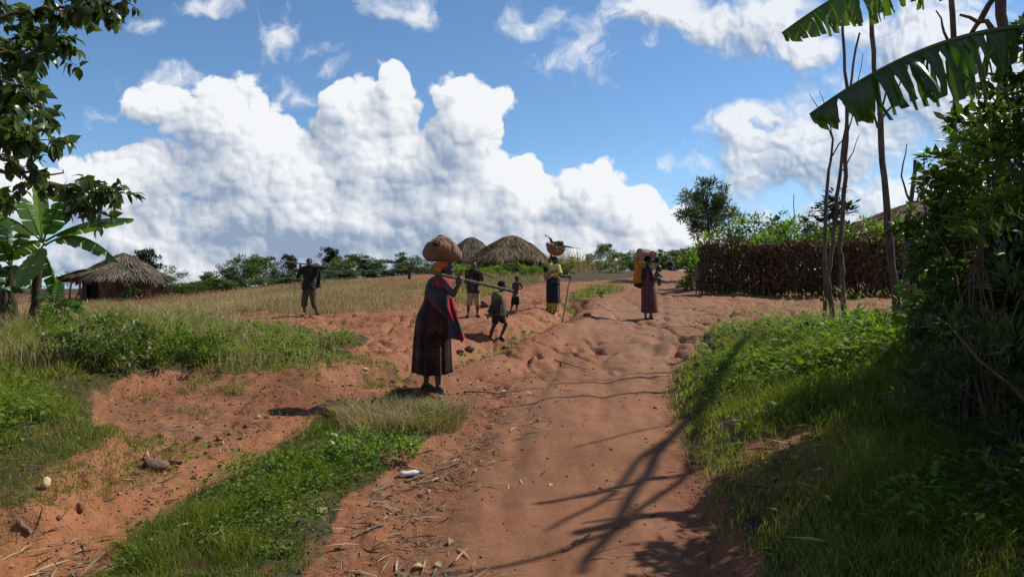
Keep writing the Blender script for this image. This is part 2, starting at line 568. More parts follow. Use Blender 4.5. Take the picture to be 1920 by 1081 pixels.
def leaves_fine(mb, c, d, nrm, ln, ratio=.45, fold=.18, arch=.14, tone=None):
    """ovate leaf blades with a midrib, for plants close by"""
    n = len(c); d = unit(d)
    nrm = unit(nrm - d * np.sum(nrm * d, 1)[:, None]); s = np.cross(d, nrm)
    ln = np.broadcast_to(np.asarray(ln, float), (n,))[:, None]
    w = ln * ratio * .5 * rng.uniform(.8, 1.2, (n, 1)); ar = arch * rng.uniform(.2, 2.0, (n, 1))
    V = np.empty((n, 8, 3)); V[:, 0] = c; V[:, 7] = c + d * ln - nrm * ln * ar
    for i, (t, q) in enumerate(((.24, .82), (.58, .92))):
        m_ = c + d * ln * t + nrm * ln * ar * (.35 if i == 0 else .0)
        V[:, 1 + 3 * i] = m_ + s * w * q + nrm * w * fold * 2
        V[:, 2 + 3 * i] = m_
        V[:, 3 + 3 * i] = m_ - s * w * q + nrm * w * fold * 2
    k = np.arange(n)[:, None] * 8
    t = rng.random(n) if tone is None else np.broadcast_to(tone, (n,))
    mb.add(V.reshape(-1, 3), np.stack([k + 1, k + 4, k + 5, k + 2, k + 2, k + 5, k + 6, k + 3], -1).reshape(-1, 4), np.repeat(t, 8))
    mb.f.append((np.stack([k, k + 1, k + 2, k, k + 2, k + 3, k + 4, k + 7, k + 5, k + 5, k + 7, k + 6], -1).reshape(-1, 3)) + mb.n - n * 8)
    return mb


def blades(mb, x, y, z, h, w, lean, tone, az=None):
    """grass blades: two bent quads each"""
    n = len(x)
    a = rng.random(n) * 2 * np.pi if az is None else az
    ca, sa = np.cos(a), np.sin(a)
    V = np.empty((n, 6, 3))
    fa = rng.random(n) * np.pi
    sx, sy = np.cos(fa), np.sin(fa)
    for k, (t, ww, out) in enumerate(((0, 1, 0.), (.55, .8, .3), (1, .1, 1.0))):
        ox = ca * lean * h * out; oy = sa * lean * h * out
        zz = z + h * t * (1 - .22 * lean * t) - (0.015 if k == 0 else 0)
        for q, sg in enumerate((-.5, .5)):
            V[:, 2 * k + q, 0] = x + ox + sx * w * ww * sg
            V[:, 2 * k + q, 1] = y + oy + sy * w * ww * sg
            V[:, 2 * k + q, 2] = zz
    k = np.arange(n)[:, None] * 6
    f = np.stack([k, k + 1, k + 3, k + 2, k + 2, k + 3, k + 5, k + 4], -1).reshape(-1, 4)
    mb.add(V.reshape(-1, 3), f, np.repeat(np.broadcast_to(tone, (n,)), 6))


# ------------------------------------------------------------------ materials
MATS = {}


def new_mat(name):
    m = bpy.data.materials.new(name)
    m.use_nodes = True
    t = m.node_tree
    t.nodes.clear()
    k = NT(t)
    out = t.nodes.new('ShaderNodeOutputMaterial')
    MATS[name] = m
    return m, k, out


def mat_leaf(name, dark, light, trans=.35, rough=.45, tip=None, spec=.35, vein=0):
    m, k, out = new_mat(name)
    a = k.n('ShaderNodeAttribute', attribute_name='tone').outputs['Fac']
    c = k.mix(a, dark, light)
    if tip: c = k.mix(k.sstep(a, .86, .97), c, tip)
    pb = k.n('ShaderNodeBsdfPrincipled', {'Base Color': c, 'Roughness': rough, 'Specular IOR Level': spec})
    tr = k.n('ShaderNodeBsdfTranslucent', {'Color': k.mix(1.0, c, (1.5, 1.7, .6), 'MULTIPLY')})
    mx = k.n('ShaderNodeMixShader', {0: trans, 1: pb.outputs[0], 2: tr.outputs[0]})
    k.l.new(mx.outputs[0], out.inputs[0])
    return m


def mat_plain(name, c1, c2, scale=8, rough=.8, bump=.3, spec=.2, detail=6, stretch=(1, 1, 1), c3=None, bscale=None, coord='Object'):
    m, k, out = new_mat(name)
    tc = k.n('ShaderNodeTexCoord').outputs[coord]
    v = k.v('MULTIPLY', tc, stretch)
    n = k.noise(v, scale, detail, .6)
    c = k.mix(k.sstep(n, .32, .68), c1, c2)
    if c3: c = k.mix(k.sstep(k.noise(v, scale * .31, 3, .5), .5, .68), c, c3)
    pb = k.n('ShaderNodeBsdfPrincipled', {'Base Color': c, 'Roughness': rough, 'Specular IOR Level': spec})
    if bump:
        b = k.n('ShaderNodeBump', {'Strength': bump, 'Distance': .02, 'Height': k.noise(v, bscale or scale * 3, 5, .65)})
        k.l.new(b.outputs[0], pb.inputs['Normal'])
    k.l.new(pb.outputs[0], out.inputs[0])
    return m


def mat_ground():
    m, k, out = new_mat('ground_soil')
    pos = k.n('ShaderNodeNewGeometry').outputs['Position']
    at_ = lambda nm: k.n('ShaderNodeAttribute', attribute_name=nm).outputs['Fac']
    g, rd, lit, gy = at_('grass'), at_('road'), at_('litter'), at_('grey')
    n_big = k.noise(pos, .55, 5, .6)
    n_mid = k.noise(pos, 3.1, 6, .65)
    n_fine = k.noise(pos, 28, 5, .7)
    st = k.v('MULTIPLY', pos, (2.2, .5, 1))
    n_str = k.noise(st, 3.0, 5, .6)
    red = k.mix(k.sstep(n_big, .35, .65), (0.180, 0.064, 0.027), (0.255, 0.104, 0.050))
    red = k.mix(k.m('MULTIPLY', k.sstep(n_mid, .46, .72), .75), red, (0.112, 0.037, 0.017))
    red = k.mix(k.m('MULTIPLY', at_('path'), .85), red, k.mix(k.sstep(n_str, .3, .7), (0.249, 0.095, 0.039), (0.318, 0.133, 0.057)))
    road = k.mix(k.sstep(n_str, .32, .68), (0.162, 0.063, 0.028), (0.231, 0.099, 0.047))
    road = k.mix(k.m('MULTIPLY', k.sstep(n_mid, .52, .70), .5), road, (0.105, 0.041, 0.021))
    dusty = k.noise(k.v('MULTIPLY', pos, (1.0, .35, 1)), 1.3, 5, .65)
    red = k.mix(k.m('MULTIPLY', k.sstep(dusty, .50, .70), .55), red, (0.305, 0.147, 0.076))
    road = k.mix(k.m('MULTIPLY', k.sstep(dusty, .54, .70), .45), road, (0.279, 0.131, 0.069))
    c = k.mix(rd, red, road)
    c = k.mix(k.m('MULTIPLY', gy, k.sstep(n_mid, .40, .62)), c, (0.218, 0.120, 0.068))
    c = k.mix(k.m('MULTIPLY', k.sstep(n_fine, .60, .78), .45), c, (0.342, 0.168, 0.084))
    c = k.mix(k.m('MULTIPLY', k.sstep(n_fine, .40, .26), .5), c, (0.095, 0.033, 0.017))
    c = k.mix(k.m('MULTIPLY', lit, k.sstep(n_mid, .40, .60)), c, k.mix(k.sstep(n_fine, .42, .58), (0.052, 0.030, 0.017), (0.209, 0.120, 0.060)))
    gc = k.mix(k.sstep(n_mid, .4, .62), (.034, .034, .011), (.095, .052, .024))
    c = k.mix(k.sstep(k.m('MULTIPLY_ADD', n_mid, .7, k.m('SUBTRACT', g, .35)), .28, .55), c, gc)
    pb = k.n('ShaderNodeBsdfPrincipled', {'Base Color': c, 'Roughness': k.lin(n_mid, .3, .7, .78, .93), 'Specular IOR Level': .22})
    hgt = k.m('MULTIPLY_ADD', n_fine, .35, k.m('MULTIPLY', k.noise(pos, 9, 5, .65), k.m('MULTIPLY_ADD', rd, -.65, 1.0)))
    hgt = k.m('MULTIPLY_ADD', k.noise(pos, 85, 3, .7), .12, hgt)
    vo = k.n('ShaderNodeTexVoronoi', {'Vector': pos, 'Scale': 26.0}).outputs['Distance']
    hgt = k.m('MULTIPLY_ADD', k.m('MULTIPLY', k.sstep(vo, .28, .05), k.m('MULTIPLY_ADD', rd, -.8, 1.0)), .25, hgt)
    b = k.n('ShaderNodeBump', {'Strength': k.m('MULTIPLY_ADD', rd, -.45, .9), 'Distance': .035, 'Height': hgt})
    k.l.new(b.outputs[0], pb.inputs['Normal'])
    k.l.new(pb.outputs[0], out.inputs[0])
    return m


M_GRASS = mat_leaf('grass_blade', (.060, .094, .012), (.205, .232, .038), .42, .6, spec=.15, tip=(.36, .30, .13))
M_WEED = mat_leaf('weed_leaf', (.045, .095, .013), (.145, .215, .028), .38, .6, spec=.15, tip=(.20, .20, .05))
M_DRY = mat_leaf('dry_grass', (.215, .155, .090), (.45, .355, .225), .25, .7, spec=.1)
M_LITTER = mat_leaf('dry_litter', (.060, .034, .020), (.48, .36, .225), .08, .75, spec=.15)
M_BUSH = mat_leaf('bush_leaf', (.042, .075, .018), (.125, .165, .042), .28, .45, tip=(.19, .18, .08))
M_BUSH2 = mat_leaf('bush_leaf_blue', (.042, .072, .032), (.105, .145, .068), .25, .42)
M_CONIFER = mat_leaf('conifer_leaf', (.014, .030, .014), (.034, .060, .024), .12, .5)
M_FEATHER = mat_leaf('feather_leaf', (.028, .048, .018), (.070, .105, .034), .3, .5)
M_LIME = mat_leaf('lime_leaf', (.07, .14, .018), (.17, .26, .035), .42, .4)
M_DARKLEAF = mat_leaf('dark_leaf', (.030, .055, .014), (.090, .130, .028), .38, .42, tip=(.22, .26, .04))  # tip colour paints sunlight onto a few of the leaves
M_TREELEAF = mat_leaf('tree_leaf', (.026, .054, .012), (.085, .130, .026), .36, .34, spec=.5, tip=(.14, .12, .05))
M_BANANA = mat_leaf('banana_leaf', (.034, .080, .016), (.120, .205, .032), .40, .35, spec=.5)
M_BARK = mat_plain('bark', (.060, .044, .033), (.125, .095, .070), 14, .9, .8, stretch=(1, 1, .25))
M_BARK2 = mat_plain('bark_pale', (.070, .050, .036), (.150, .112, .080), 16, .9, .8, stretch=(1, 1, .22))
M_BANSTEM = mat_plain('banana_stem', (.030, .026, .014), (.075, .050, .032), 10, .8, .6, stretch=(2, 2, .25), c3=(.030, .022, .014))
M_STONE = mat_plain('stone', (.095, .058, .042), (.19, .12, .09), 9, .85, .7)


# ------------------------------------------------------------------ the ground sheet
def build_ground():
    ys = np.concatenate([[-60, -30, -14, -6, -2, .5, 1.6], np.geomspace(2.3, 130, 700), np.geomspace(136, 3500, 40)])
    tin = np.linspace(-1, 1, 600)
    tout = 1 + np.geomspace(.02, 9, 18)
    t = np.concatenate([-tout[::-1], tin, tout])
    hw = np.clip(ys, 2.3, None) * .80 + 1.2
    X = t[None, :] * hw[:, None]
    big = np.abs(t)[None, :] > 1
    X = np.where(big, np.sign(X) * (np.abs(X) + (np.abs(t)[None, :] - 1) ** 1 * 14), X)
    Y = np.repeat(ys[:, None], len(t), 1)
    x, y = X.ravel(), Y.ravel()
    fl = fields(x, y)
    z = H(x, y, fl)
    nr, nc = len(ys), len(t)
    i = np.arange(nr - 1)[:, None] * nc; j = np.arange(nc - 1)[None, :]
    f = np.stack([i + j, i + j + 1, i + nc + j + 1, i + nc + j], -1).reshape(-1, 4)
    mb = MB().add(np.stack([x, y, z], 1), f)
    me = mb.mesh('ground', True)
    gr = np.maximum.reduce([sstep(fl['L'], -.05, .35) * .95, sstep(fl['S'], -.05, .25), sstep(fl['Rt'], -.02, .2)])
    far = sstep(y, 44, 60) * (1 - sstep(fl['road'], -1.5, -.3))
    left = sstep(-x - .12 * y, 0, 3) * sstep(y, 27, 31)
    gr = np.maximum.reduce([gr, far, left * .35 * (1 - sstep(fl['field'], -2, 0)), .75 * sstep(fl['patch'], -.2, .5)])
    gr = gr * (1 - np.clip(1.1 * np.exp(-(((x - 2.08) / .72) ** 2 + ((y - 4.75) / 1.05) ** 2) * 1.2), 0, 1))
    rd = sstep(fl['road'], -.15, .25) * (1 - sstep(y, 34, 46) * .5)
    slip = .55 * np.exp(-((fl['L'] + .45) / .7) ** 2) * sstep(fl['dit'], .3, .6) * sstep(13 - y, 0, 3)
    lit = np.maximum.reduce([sstep(fl['field'], -.6, .4), slip, .6 * np.exp(-((fl['S'] + .5) / .45) ** 2) * sstep(x + 2.3 - .1 * y, 0, .8) * sstep(12 - y, 0, 2)])
    gy = sstep(y, 9, 11) * (1 - sstep(y, 20, 30)) * sstep(x - 1.2, 0, 1.5) + .25
    for nm, a in (('grass', gr), ('road', rd), ('litter', lit), ('grey', np.clip(gy, 0, 1)), ('path', np.exp(-(fl['dit'] / .38) ** 2) + sstep(y, 10, 14) * .35 * (1 - sstep(y, 26, 40)))):
        at_ = me.attributes.new(nm, 'FLOAT', 'POINT')
        at_.data.foreach_set('value', a.astype(np.float32))
    o = link('ground', me, mat_ground())
    o['kind'] = 'structure'
    return o


build_ground()


# ------------------------------------------------------------------ grass, weeds, litter (nobody could count them)
def scatter(n, y0, y1, spread=.78, pad=.6):
    """points spread evenly over what a viewer sees: denser close by"""
    y = np.exp(rng.uniform(np.log(y0), np.log(y1), n))
    x = rng.uniform(-1, 1, n) * (y * spread + pad)
    return x, y


def build_grass():
    x, y = scatter(620000, 2.9, 34)
    fl = fields(x, y)
    clump = fbm(x * 1.9, y * 1.9, 3, 31)
    fine = fbm(x * 6.5, y * 6.5, 2, 35)
    # soil showing through where the bank has slipped
    bare_l = sstep(fl['L'], .05, .95) + .20 * clump
    near_l = sstep(9.5 - y, 0, 2.5)
    pl = np.clip(sstep(fl['L'], .0, .8) * (1 - .55 * near_l * (clump < .12)), 0, 1) * (fine > -.35 - .3 * (1 - near_l))
    ps = sstep(fl['S'], -.12, .30) * (fine + .9 * clump > -.34 - .25 * sstep(fl['S'], .2, .5))
    pr = sstep(fl['Rt'], -.06, .25) * (fine + .5 * clump > -.50)
    hole = np.exp(-(((x - 2.08) / .72) ** 2 + ((y - 4.75) / 1.05) ** 2) * 1.2)
    pr = pr * (1 - .80 * np.clip(hole * 1.1, 0, 1))
    pp = .95 * sstep(fl['patch'], -.1, .5) * (fine + clump > -.35)
    t1 = fbm(x * 2.2 + 30, y * 2.2, 3, 37)
    pt = .85 * (t1 > .12 - .35 * sstep(7 - y, 0, 1.5)) * sstep(fl['L'], -1.5, -.3) * (fl['road'] < -.1) * (y < 12) * sstep(np.abs(fl['dit']), .25, .5)
    pp = np.maximum(pp, pt)
    p = np.maximum.reduce([pl, ps, pr, pp])
    which = np.argmax(np.stack([pl, ps, pr, pp]), 0)
    keep = rng.random(len(x)) < p * (.85 if True else 1)
    x, y, which, clump, fine = x[keep], y[keep], which[keep], clump[keep], fine[keep]
    fl = {k: v[keep] for k, v in fl.items()}
    z = H(x, y, fl)
    n = len(x)
    u = rng.random(n)
    h = np.where(which == 0, .10 + .30 * u * sstep(fl['L'], .1, 1.6) * sstep(y, 5.5, 10) + .06 * u,
                 np.where(which == 1, (.025 + .06 * u) * (1 + .9 * sstep(clump, .1, .5)), .06 + .17 * u + .10 * sstep(fl['Rt'], .3, 1.2) * u))
    h = np.where(which == 3, (.05 + .13 * u) * np.clip(y / 13, .8, 1.8), h)
    h = np.where(which == 0, h * (1 - .62 * sstep(x / y, -.52, -.30)), h)
    tuft = sstep(clump, .1, .6)
    h = h * (.7 + .7 * tuft)
    w = (.0035 + .0032 * rng.random(n)) * np.clip(y / 5.5, .8, 4.0)
    tone = np.clip(np.where(which == 1, .26, .40) + .35 * clump + .25 * rng.normal(size=n) * .8, 0, .84)
    edge = np.exp(-((fl['Rt'] - .15) / .35) ** 2)
    dryp = np.where(which == 0, .10 + .22 * sstep(y, 7, 9) + .25 * sstep(x / y, -.5, -.25), np.where(which == 1, .10, np.where(which == 2, .10 + .45 * edge, .45)))
    h = np.where(which == 2, h * (1 - .45 * edge) * (1 - .5 * sstep(y, 9, 13)), h)
    h = np.where((which == 3) & (y < 9), h * .55, h)
    dryp = np.where((which == 3) & (y < 9), .12, dryp)
    tone = np.where(rng.random(n) < dryp, .86 + .14 * rng.random(n), tone)
    mb = MB()
    blades(mb, x, y, z, h, w, .25 + .75 * rng.random(n), tone)
    tag(mb.obj('grass', M_GRASS), 'short green grass on the banks and the strip beside the road', 'grass', kind='stuff')


def build_weeds():
    mb = MB()
    x, y = scatter(150000, 3.2, 30)
    fl = fields(x, y)
    clump = fbm(x * 1.3 + 5, y * 1.3, 3, 41)
    pl = sstep(fl['L'], .25, .9) * (clump > .02) * (.7)
    ps = sstep(fl['S'], .0, .3) * (clump > -.02) * .95
    pr = sstep(fl['Rt'], .2, .9) * (clump > -.02) * .8
    hole = np.exp(-(((x - 2.08) / .72) ** 2 + ((y - 4.75) / 1.05) ** 2) * 1.2)
    pr = pr * (1 - np.clip(hole * 1.7, 0, 1))
    gx = ldist(GULLY, x, y)
    pg = .10 * np.exp(-(gx / .35) ** 2) * (clump > .05)
    p = np.maximum.reduce([pl, ps, pr, pg])
    keep = rng.random(len(x)) < p
    x, y, clump = x[keep], y[keep], clump[keep]
    z = H(x, y)
    n = len(x)
    low = (sdist(STRIP, x, y) > -.1)
    up = rng.random(n)
    hgt = np.where(low, .012 + (.05 + .10 * sstep(clump, .1, .5)) * up, .03 + .22 * up * (.5 + sstep(clump, 0, .5)))
    ln = (.020 + .026 * rng.random(n)) * np.clip(y / 5.5, .85, 2.0)
    az = rng.random(n) * 2 * np.pi
    d = np.stack([np.cos(az), np.sin(az), rng.uniform(-.2, .8, n)], 1)
    nr = np.stack([rng.normal(0, .35, n), rng.normal(0, .35, n), np.ones(n)], 1)
    leaves(mb, np.stack([x, y, z + hgt], 1), d, nr, ln * (1.0 + .9 * (~low)), .55, .12, .12, np.clip(.25 + .8 * up * .8 + .2 * rng.normal(size=n), 0, .85))
    tag(mb.obj('weeds', M_WEED), 'broad leaved weeds and clover creeping through the grass', 'weeds', kind='stuff')


def build_dry_field():
    mb = MB()
    y = np.exp(rng.uniform(np.log(19), np.log(56), 300000))
    x = rng.uniform(-1.05, .08, 300000) * y
    fd = np.maximum(sdist(FIELD, x, y), sdist(PATCH[0], x, y)) + 1.2 * fbm(x * .5, y * .5, 3, 51)
    cl = fbm(x * .45, y * .45, 4, 53)
    p = sstep(fd, -.3, .6) * (.55 + .6 * cl)
    keep = rng.random(len(x)) < np.clip(p, 0, 1) * .8
    x, y, cl = x[keep], y[keep], cl[keep]
    z = H(x, y)
    n = len(x)
    h = (.11 + .23 * rng.random(n)) * (.75 + .5 * sstep(cl, -.3, .5)) * (1 - .35 * sstep(-x / y, .35, .5))
    tone = np.clip(.45 + .5 * fbm(x * .25, y * .25, 3, 57) + .22 * rng.normal(size=n), 0, 1)
    blades(mb, x, y, z, h, .009 + .014 * rng.random(n), .15 + .75 * rng.random(n) ** 1.5, tone)
    # old straw on the left bank as well
    xs, ys = scatter(70000, 8, 22)
    s = sdist(BANK_L, xs, ys)
    c2 = fbm(xs * .8 + 9, ys * .8, 3, 58)
    kp = (s > .25) & (c2 > .06) & (rng.random(len(xs)) < .50)
    xs, ys = xs[kp], ys[kp]
    n = len(xs)
    blades(mb, xs, ys, H(xs, ys), .22 + .34 * rng.random(n), (.005 + .005 * rng.random(n)) * np.clip(ys / 9, 1, 2), .2 + .6 * rng.random(n), .25 + .6 * rng.random(n))
    xs, ys = scatter(60000, 6, 19)
    s1 = np.maximum(sdist(BANK_L, xs, ys) * (xs / ys < -.3), sdist(BANK_R, xs, ys) * (ys > 8.5))
    kp = (s1 > .2) & (fbm(xs * 1.1, ys * 1.1 + 3, 3, 59) > .0) & (rng.random(len(xs)) < .16)
    xs, ys = xs[kp], ys[kp]; n = len(xs); zs = H(xs, ys)
    hh = .30 + .40 * rng.random(n); ln_ = .2 + .5 * rng.random(n); az = rng.random(n) * 6.28
    blades(mb, xs, ys, zs, hh, .0035 * np.clip(ys / 7, 1, 2), ln_, .45 + .4 * rng.random(n), az)
    tp = np.stack([xs + np.cos(az) * ln_ * hh * .9, ys + np.sin(az) * ln_ * hh * .9, zs + hh * (1 - .22 * ln_) * .93], 1)
    leaves(mb, tp, np.stack([np.cos(az) * ln_, np.sin(az) * ln_, np.full(n, .5)], 1), rng.normal(0, 1, (n, 3)), .05 + .06 * rng.random(n), .16, .3, .1, .3 + .6 * rng.random(n))
    # the pale tussock in the strip before the woman's feet
    c = [(735, 790, .50), (690, 775, .30), (800, 800, .34), (650, 772, .22), (835, 780, .2)]
    for px, py, r in c:
        gx, gy = ground_hit(px, py, H)
        n = int(2000 * r)
        a = rng.random(n) * 6.28; q = np.sqrt(rng.random(n)) * r
        xs, ys = gx + np.cos(a) * q, gy + np.sin(a) * q
        blades(mb, xs, ys, H(xs, ys), .07 + .19 * rng.random(n), .0065, .5 + .9 * rng.random(n), .0 + .75 * rng.random(n), a + rng.normal(0, .6, n))
    tag(mb.obj('dry_grass', M_DRY), 'straw coloured dry grass over the field and in tufts by the path', 'grass', kind='stuff')


def build_litter():
    mb = MB()
    x, y = scatter(85000, 3.3, 22)
    fl = fields(x, y)
    cl = fbm(x * 2.4, y * 2.4, 3, 61)
    e1 = np.exp(-((fl['S'] + .42) / .34) ** 2) * sstep(x - (-2.2 + .12 * y), 0, .7) * (y < 9.5)
    e2 = .5 * np.exp(-((fl['L'] + .35) / .5) ** 2) * (cl > .0)
    e3 = .75 * np.exp(-(fl['gul'] / .5) ** 2) * (cl > .0)
    e4 = .55 * np.exp(-((fl['dit'] - .55) / .35) ** 2) * (cl > .05)
    tr = ldist(poly([(1180, 690), (1130, 660), (1095, 620), (1150, 560), (1180, 540)]), x, y)
    e5 = .6 * np.exp(-(tr / .28) ** 2) * (cl > .1)
    hole = np.exp(-(((x - 2.08) / .72) ** 2 + ((y - 4.75) / 1.05) ** 2) * 1.3)
    e6 = .015 + .9 * hole
    wf = np.exp(-(((x + .1) / .6) ** 2 + ((y - 9.0) / 1.1) ** 2))
    p = np.maximum.reduce([e1 * (.22 + .55 * (cl > .0)), e2, e3, e4, e5, e6, .8 * wf * (cl > 0)])
    keep = rng.random(len(x)) < np.clip(p, 0, 1) * .65
    x, y = x[keep], y[keep]
    z = H(x, y)
    n = len(x)
    az = rng.random(n) * 6.283
    straw = rng.random(n) < .86
    ln = np.where(straw, .03 + .24 * rng.random(n) ** 3, .015 + .075 * rng.random(n) ** 2)
    d = np.stack([np.cos(az), np.sin(az), rng.normal(.04, .12, n)], 1)
    nr = np.stack([rng.normal(0, .4, n), rng.normal(0, .4, n), np.ones(n)], 1)
    c = np.stack([x, y, z + .006 + .012 * rng.random(n)], 1)
    tone = np.clip(rng.normal(.42, .32, n), 0, 1)
    leaves(mb, c[straw], d[straw], nr[straw], ln[straw], .075, .5, .03, tone[straw])
    leaves(mb, c[~straw], d[~straw], nr[~straw], ln[~straw], .5, .3, .2, tone[~straw])
    tag(mb.obj('leaf_litter', M_LITTER), 'dry straw and dead leaves strewn on the red soil', 'litter', kind='stuff')
    # crumbs of soil
    mb = MB()
    x, y = scatter(42000, 3.2, 26)
    fl = fields(x, y)
    p = np.where(fl['road'] > 0, .10, .8) * np.where(np.maximum.reduce([fl['L'] - .3, fl['S'], fl['Rt']]) > 0, .1, 1)
    keep = rng.random(len(x)) < p * .7
    x, y = x[keep], y[keep]
    z = H(x, y); n = len(x)
    r = (.004 + .013 * rng.random(n) ** 3) * np.clip(y / 6, .8, 1.6)
    o = np.array([(1, 0, 0), (0, 1, 0), (-1, 0, 0), (0, -1, 0), (0, 0, .8), (0, 0, -.8)], float)
    V = np.stack([x, y, z + r * .3], 1)[:, None, :] + o[None] * r[:, None, None] * rng.uniform(.55, 1.35, (n, 6, 3))
    tf = np.array([(0, 1, 4), (1, 2, 4), (2, 3, 4), (3, 0, 4), (1, 0, 5), (2, 1, 5), (3, 2, 5), (0, 3, 5)])
    f = (np.arange(n)[:, None, None] * 6 + tf[None]).reshape(-1, 3)
    mb.add(V.reshape(-1, 3), f, .5)
    tag(mb.obj('soil_clods', mat_plain('clod', (.17, .068, .028), (.25, .115, .055), 6, .95, .4, coord='Object')), 'small crumbs of red soil lying on the bare ground', 'soil', kind='stuff')


build_grass()
build_weeds()
build_dry_field()
build_litter()


# ------------------------------------------------------------------ plants
def crown(mb, h, w, nl, ll, ncl=26, base=.12, ratio=.42, shape='bush', spread=.17, hang=0.0, tone0=.45, seed=1, flat=1.0, fine=False, nup=1.0):
    """leaf blades in uneven clumps; returns the clump centres (the limbs reach to them)"""
    g = np.random.default_rng(seed)
    cs = []
    while len(cs) < ncl:
        p = g.uniform(-1, 1, 3)
        zz = (p[2] + 1) / 2
        if shape == 'bush': rmax = np.sqrt(max(0, 1 - ((zz - .28) / .72) ** 2)) if zz > .28 else .8 + .2 * zz / .28
        elif shape == 'cone': rmax = (1 - zz) ** .8 * 1.0 + .04
        elif shape == 'column': rmax = (.55 + .45 * np.sin(zz * 3.1)) * (1 if zz < .8 else (1 - zz) / .2)
        else: rmax = np.sqrt(max(0, 1 - (2 * zz - 1) ** 2)) * (1.15 - .35 * zz)
        q = np.hypot(p[0], p[1])
        if q > rmax or (q < rmax * .45 and g.random() < .6): continue
        lump = 1 + .28 * np.sin(3 * np.arctan2(p[1], p[0]) + seed) + .2 * np.sin(5 * zz * 3 + seed * 2)
        cs.append((p[0] * w / 2 * lump, p[1] * w / 2 * flat * lump, h * (base + (1 - base) * zz)))
    cs = np.array(cs)
    k = g.integers(0, ncl, nl)
    sz = g.uniform(.55, 1.25, ncl) * spread * (.5 * w + .5 * h)
    off = g.normal(0, 1, (nl, 3))
    off *= (np.abs(g.normal(0.75, .3, nl)) / (np.linalg.norm(off, axis=1) + 1e-6))[:, None]
    off[:, 2] *= .75
    c = cs[k] + off * sz[k][:, None]
    ctr = np.array([0, 0, h * .35])
    d = unit(off) * .8 + unit(c - ctr) * .6 + g.normal(0, .45, (nl, 3)) + np.array([0, 0, -hang + .1])
    nr = g.normal(0, .5, (nl, 3)) + np.array([0, 0, nup])
    ct = g.normal(0, .16, ncl)
    tone = np.clip(tone0 + ct[k] + g.normal(0, .17, nl), 0, 1)
    ok = c[:, 2] > .01
    (leaves_fine if fine else leaves)(mb, c[ok], d[ok], nr[ok], (ll * g.uniform(.5, 1.4, nl))[ok], ratio, .15, .12, tone[ok])
    return cs


def make_plant(name, label, cat, h, w, nl, ll, mat, bark=None, group=None, trunk_h=0.0, stems=4, trunk_r=.03, seed=1, stem_name='stem', **kw):
    t = thing(name, label, cat, group=group)
    mb = MB()
    cs = crown(mb, h, w, nl, ll, seed=seed, base=max(kw.pop('base', .12), trunk_h / h), **kw)
    sb = MB()
    g = np.random.default_rng(seed + 50)
    if stem_name == 'trunk':
        top = Vector((g.normal(0, .04 * h), g.normal(0, .04 * h), h * .85))
        path = wander((0, 0, -.1), top, 10, .012 * h)
        tube(sb, path, np.linspace(trunk_r, trunk_r * .25, 11), 7, rough=.15)
        for c in cs[g.permutation(len(cs))[:16]]:
            tt = np.clip((c[2] / h - .25) / .7, .15, .9)
            p0 = path[int(tt * 10)]
            tube(sb, wander(p0, c, 5, .02 * h), np.linspace(trunk_r * .40, trunk_r * .1, 6), 5)
    else:
        for c in cs[g.permutation(len(cs))[:stems * 2]]:
            b = (g.normal(0, w * .06), g.normal(0, w * .06), -.06)
            tube(sb, wander(b, c, 5, .02 * h), np.linspace(trunk_r * .6, trunk_r * .2, 6), 5)
    mb.obj('crown', mat, t)
    sb.obj(stem_name, bark or M_BARK, t)
    return t


def put(root, used, loc, rz, sc, label=None, group=None):
    if root.name in used: return dup(root, loc, rz, sc, label, group or root.get('group'))
    used.add(root.name)
    root.location = loc; root.rotation_euler = (0, 0, rz)
    root.scale = (sc, sc, sc) if not hasattr(sc, '__len__') else sc
    if label: root['label'] = label
    if group: root['group'] = group
    return root


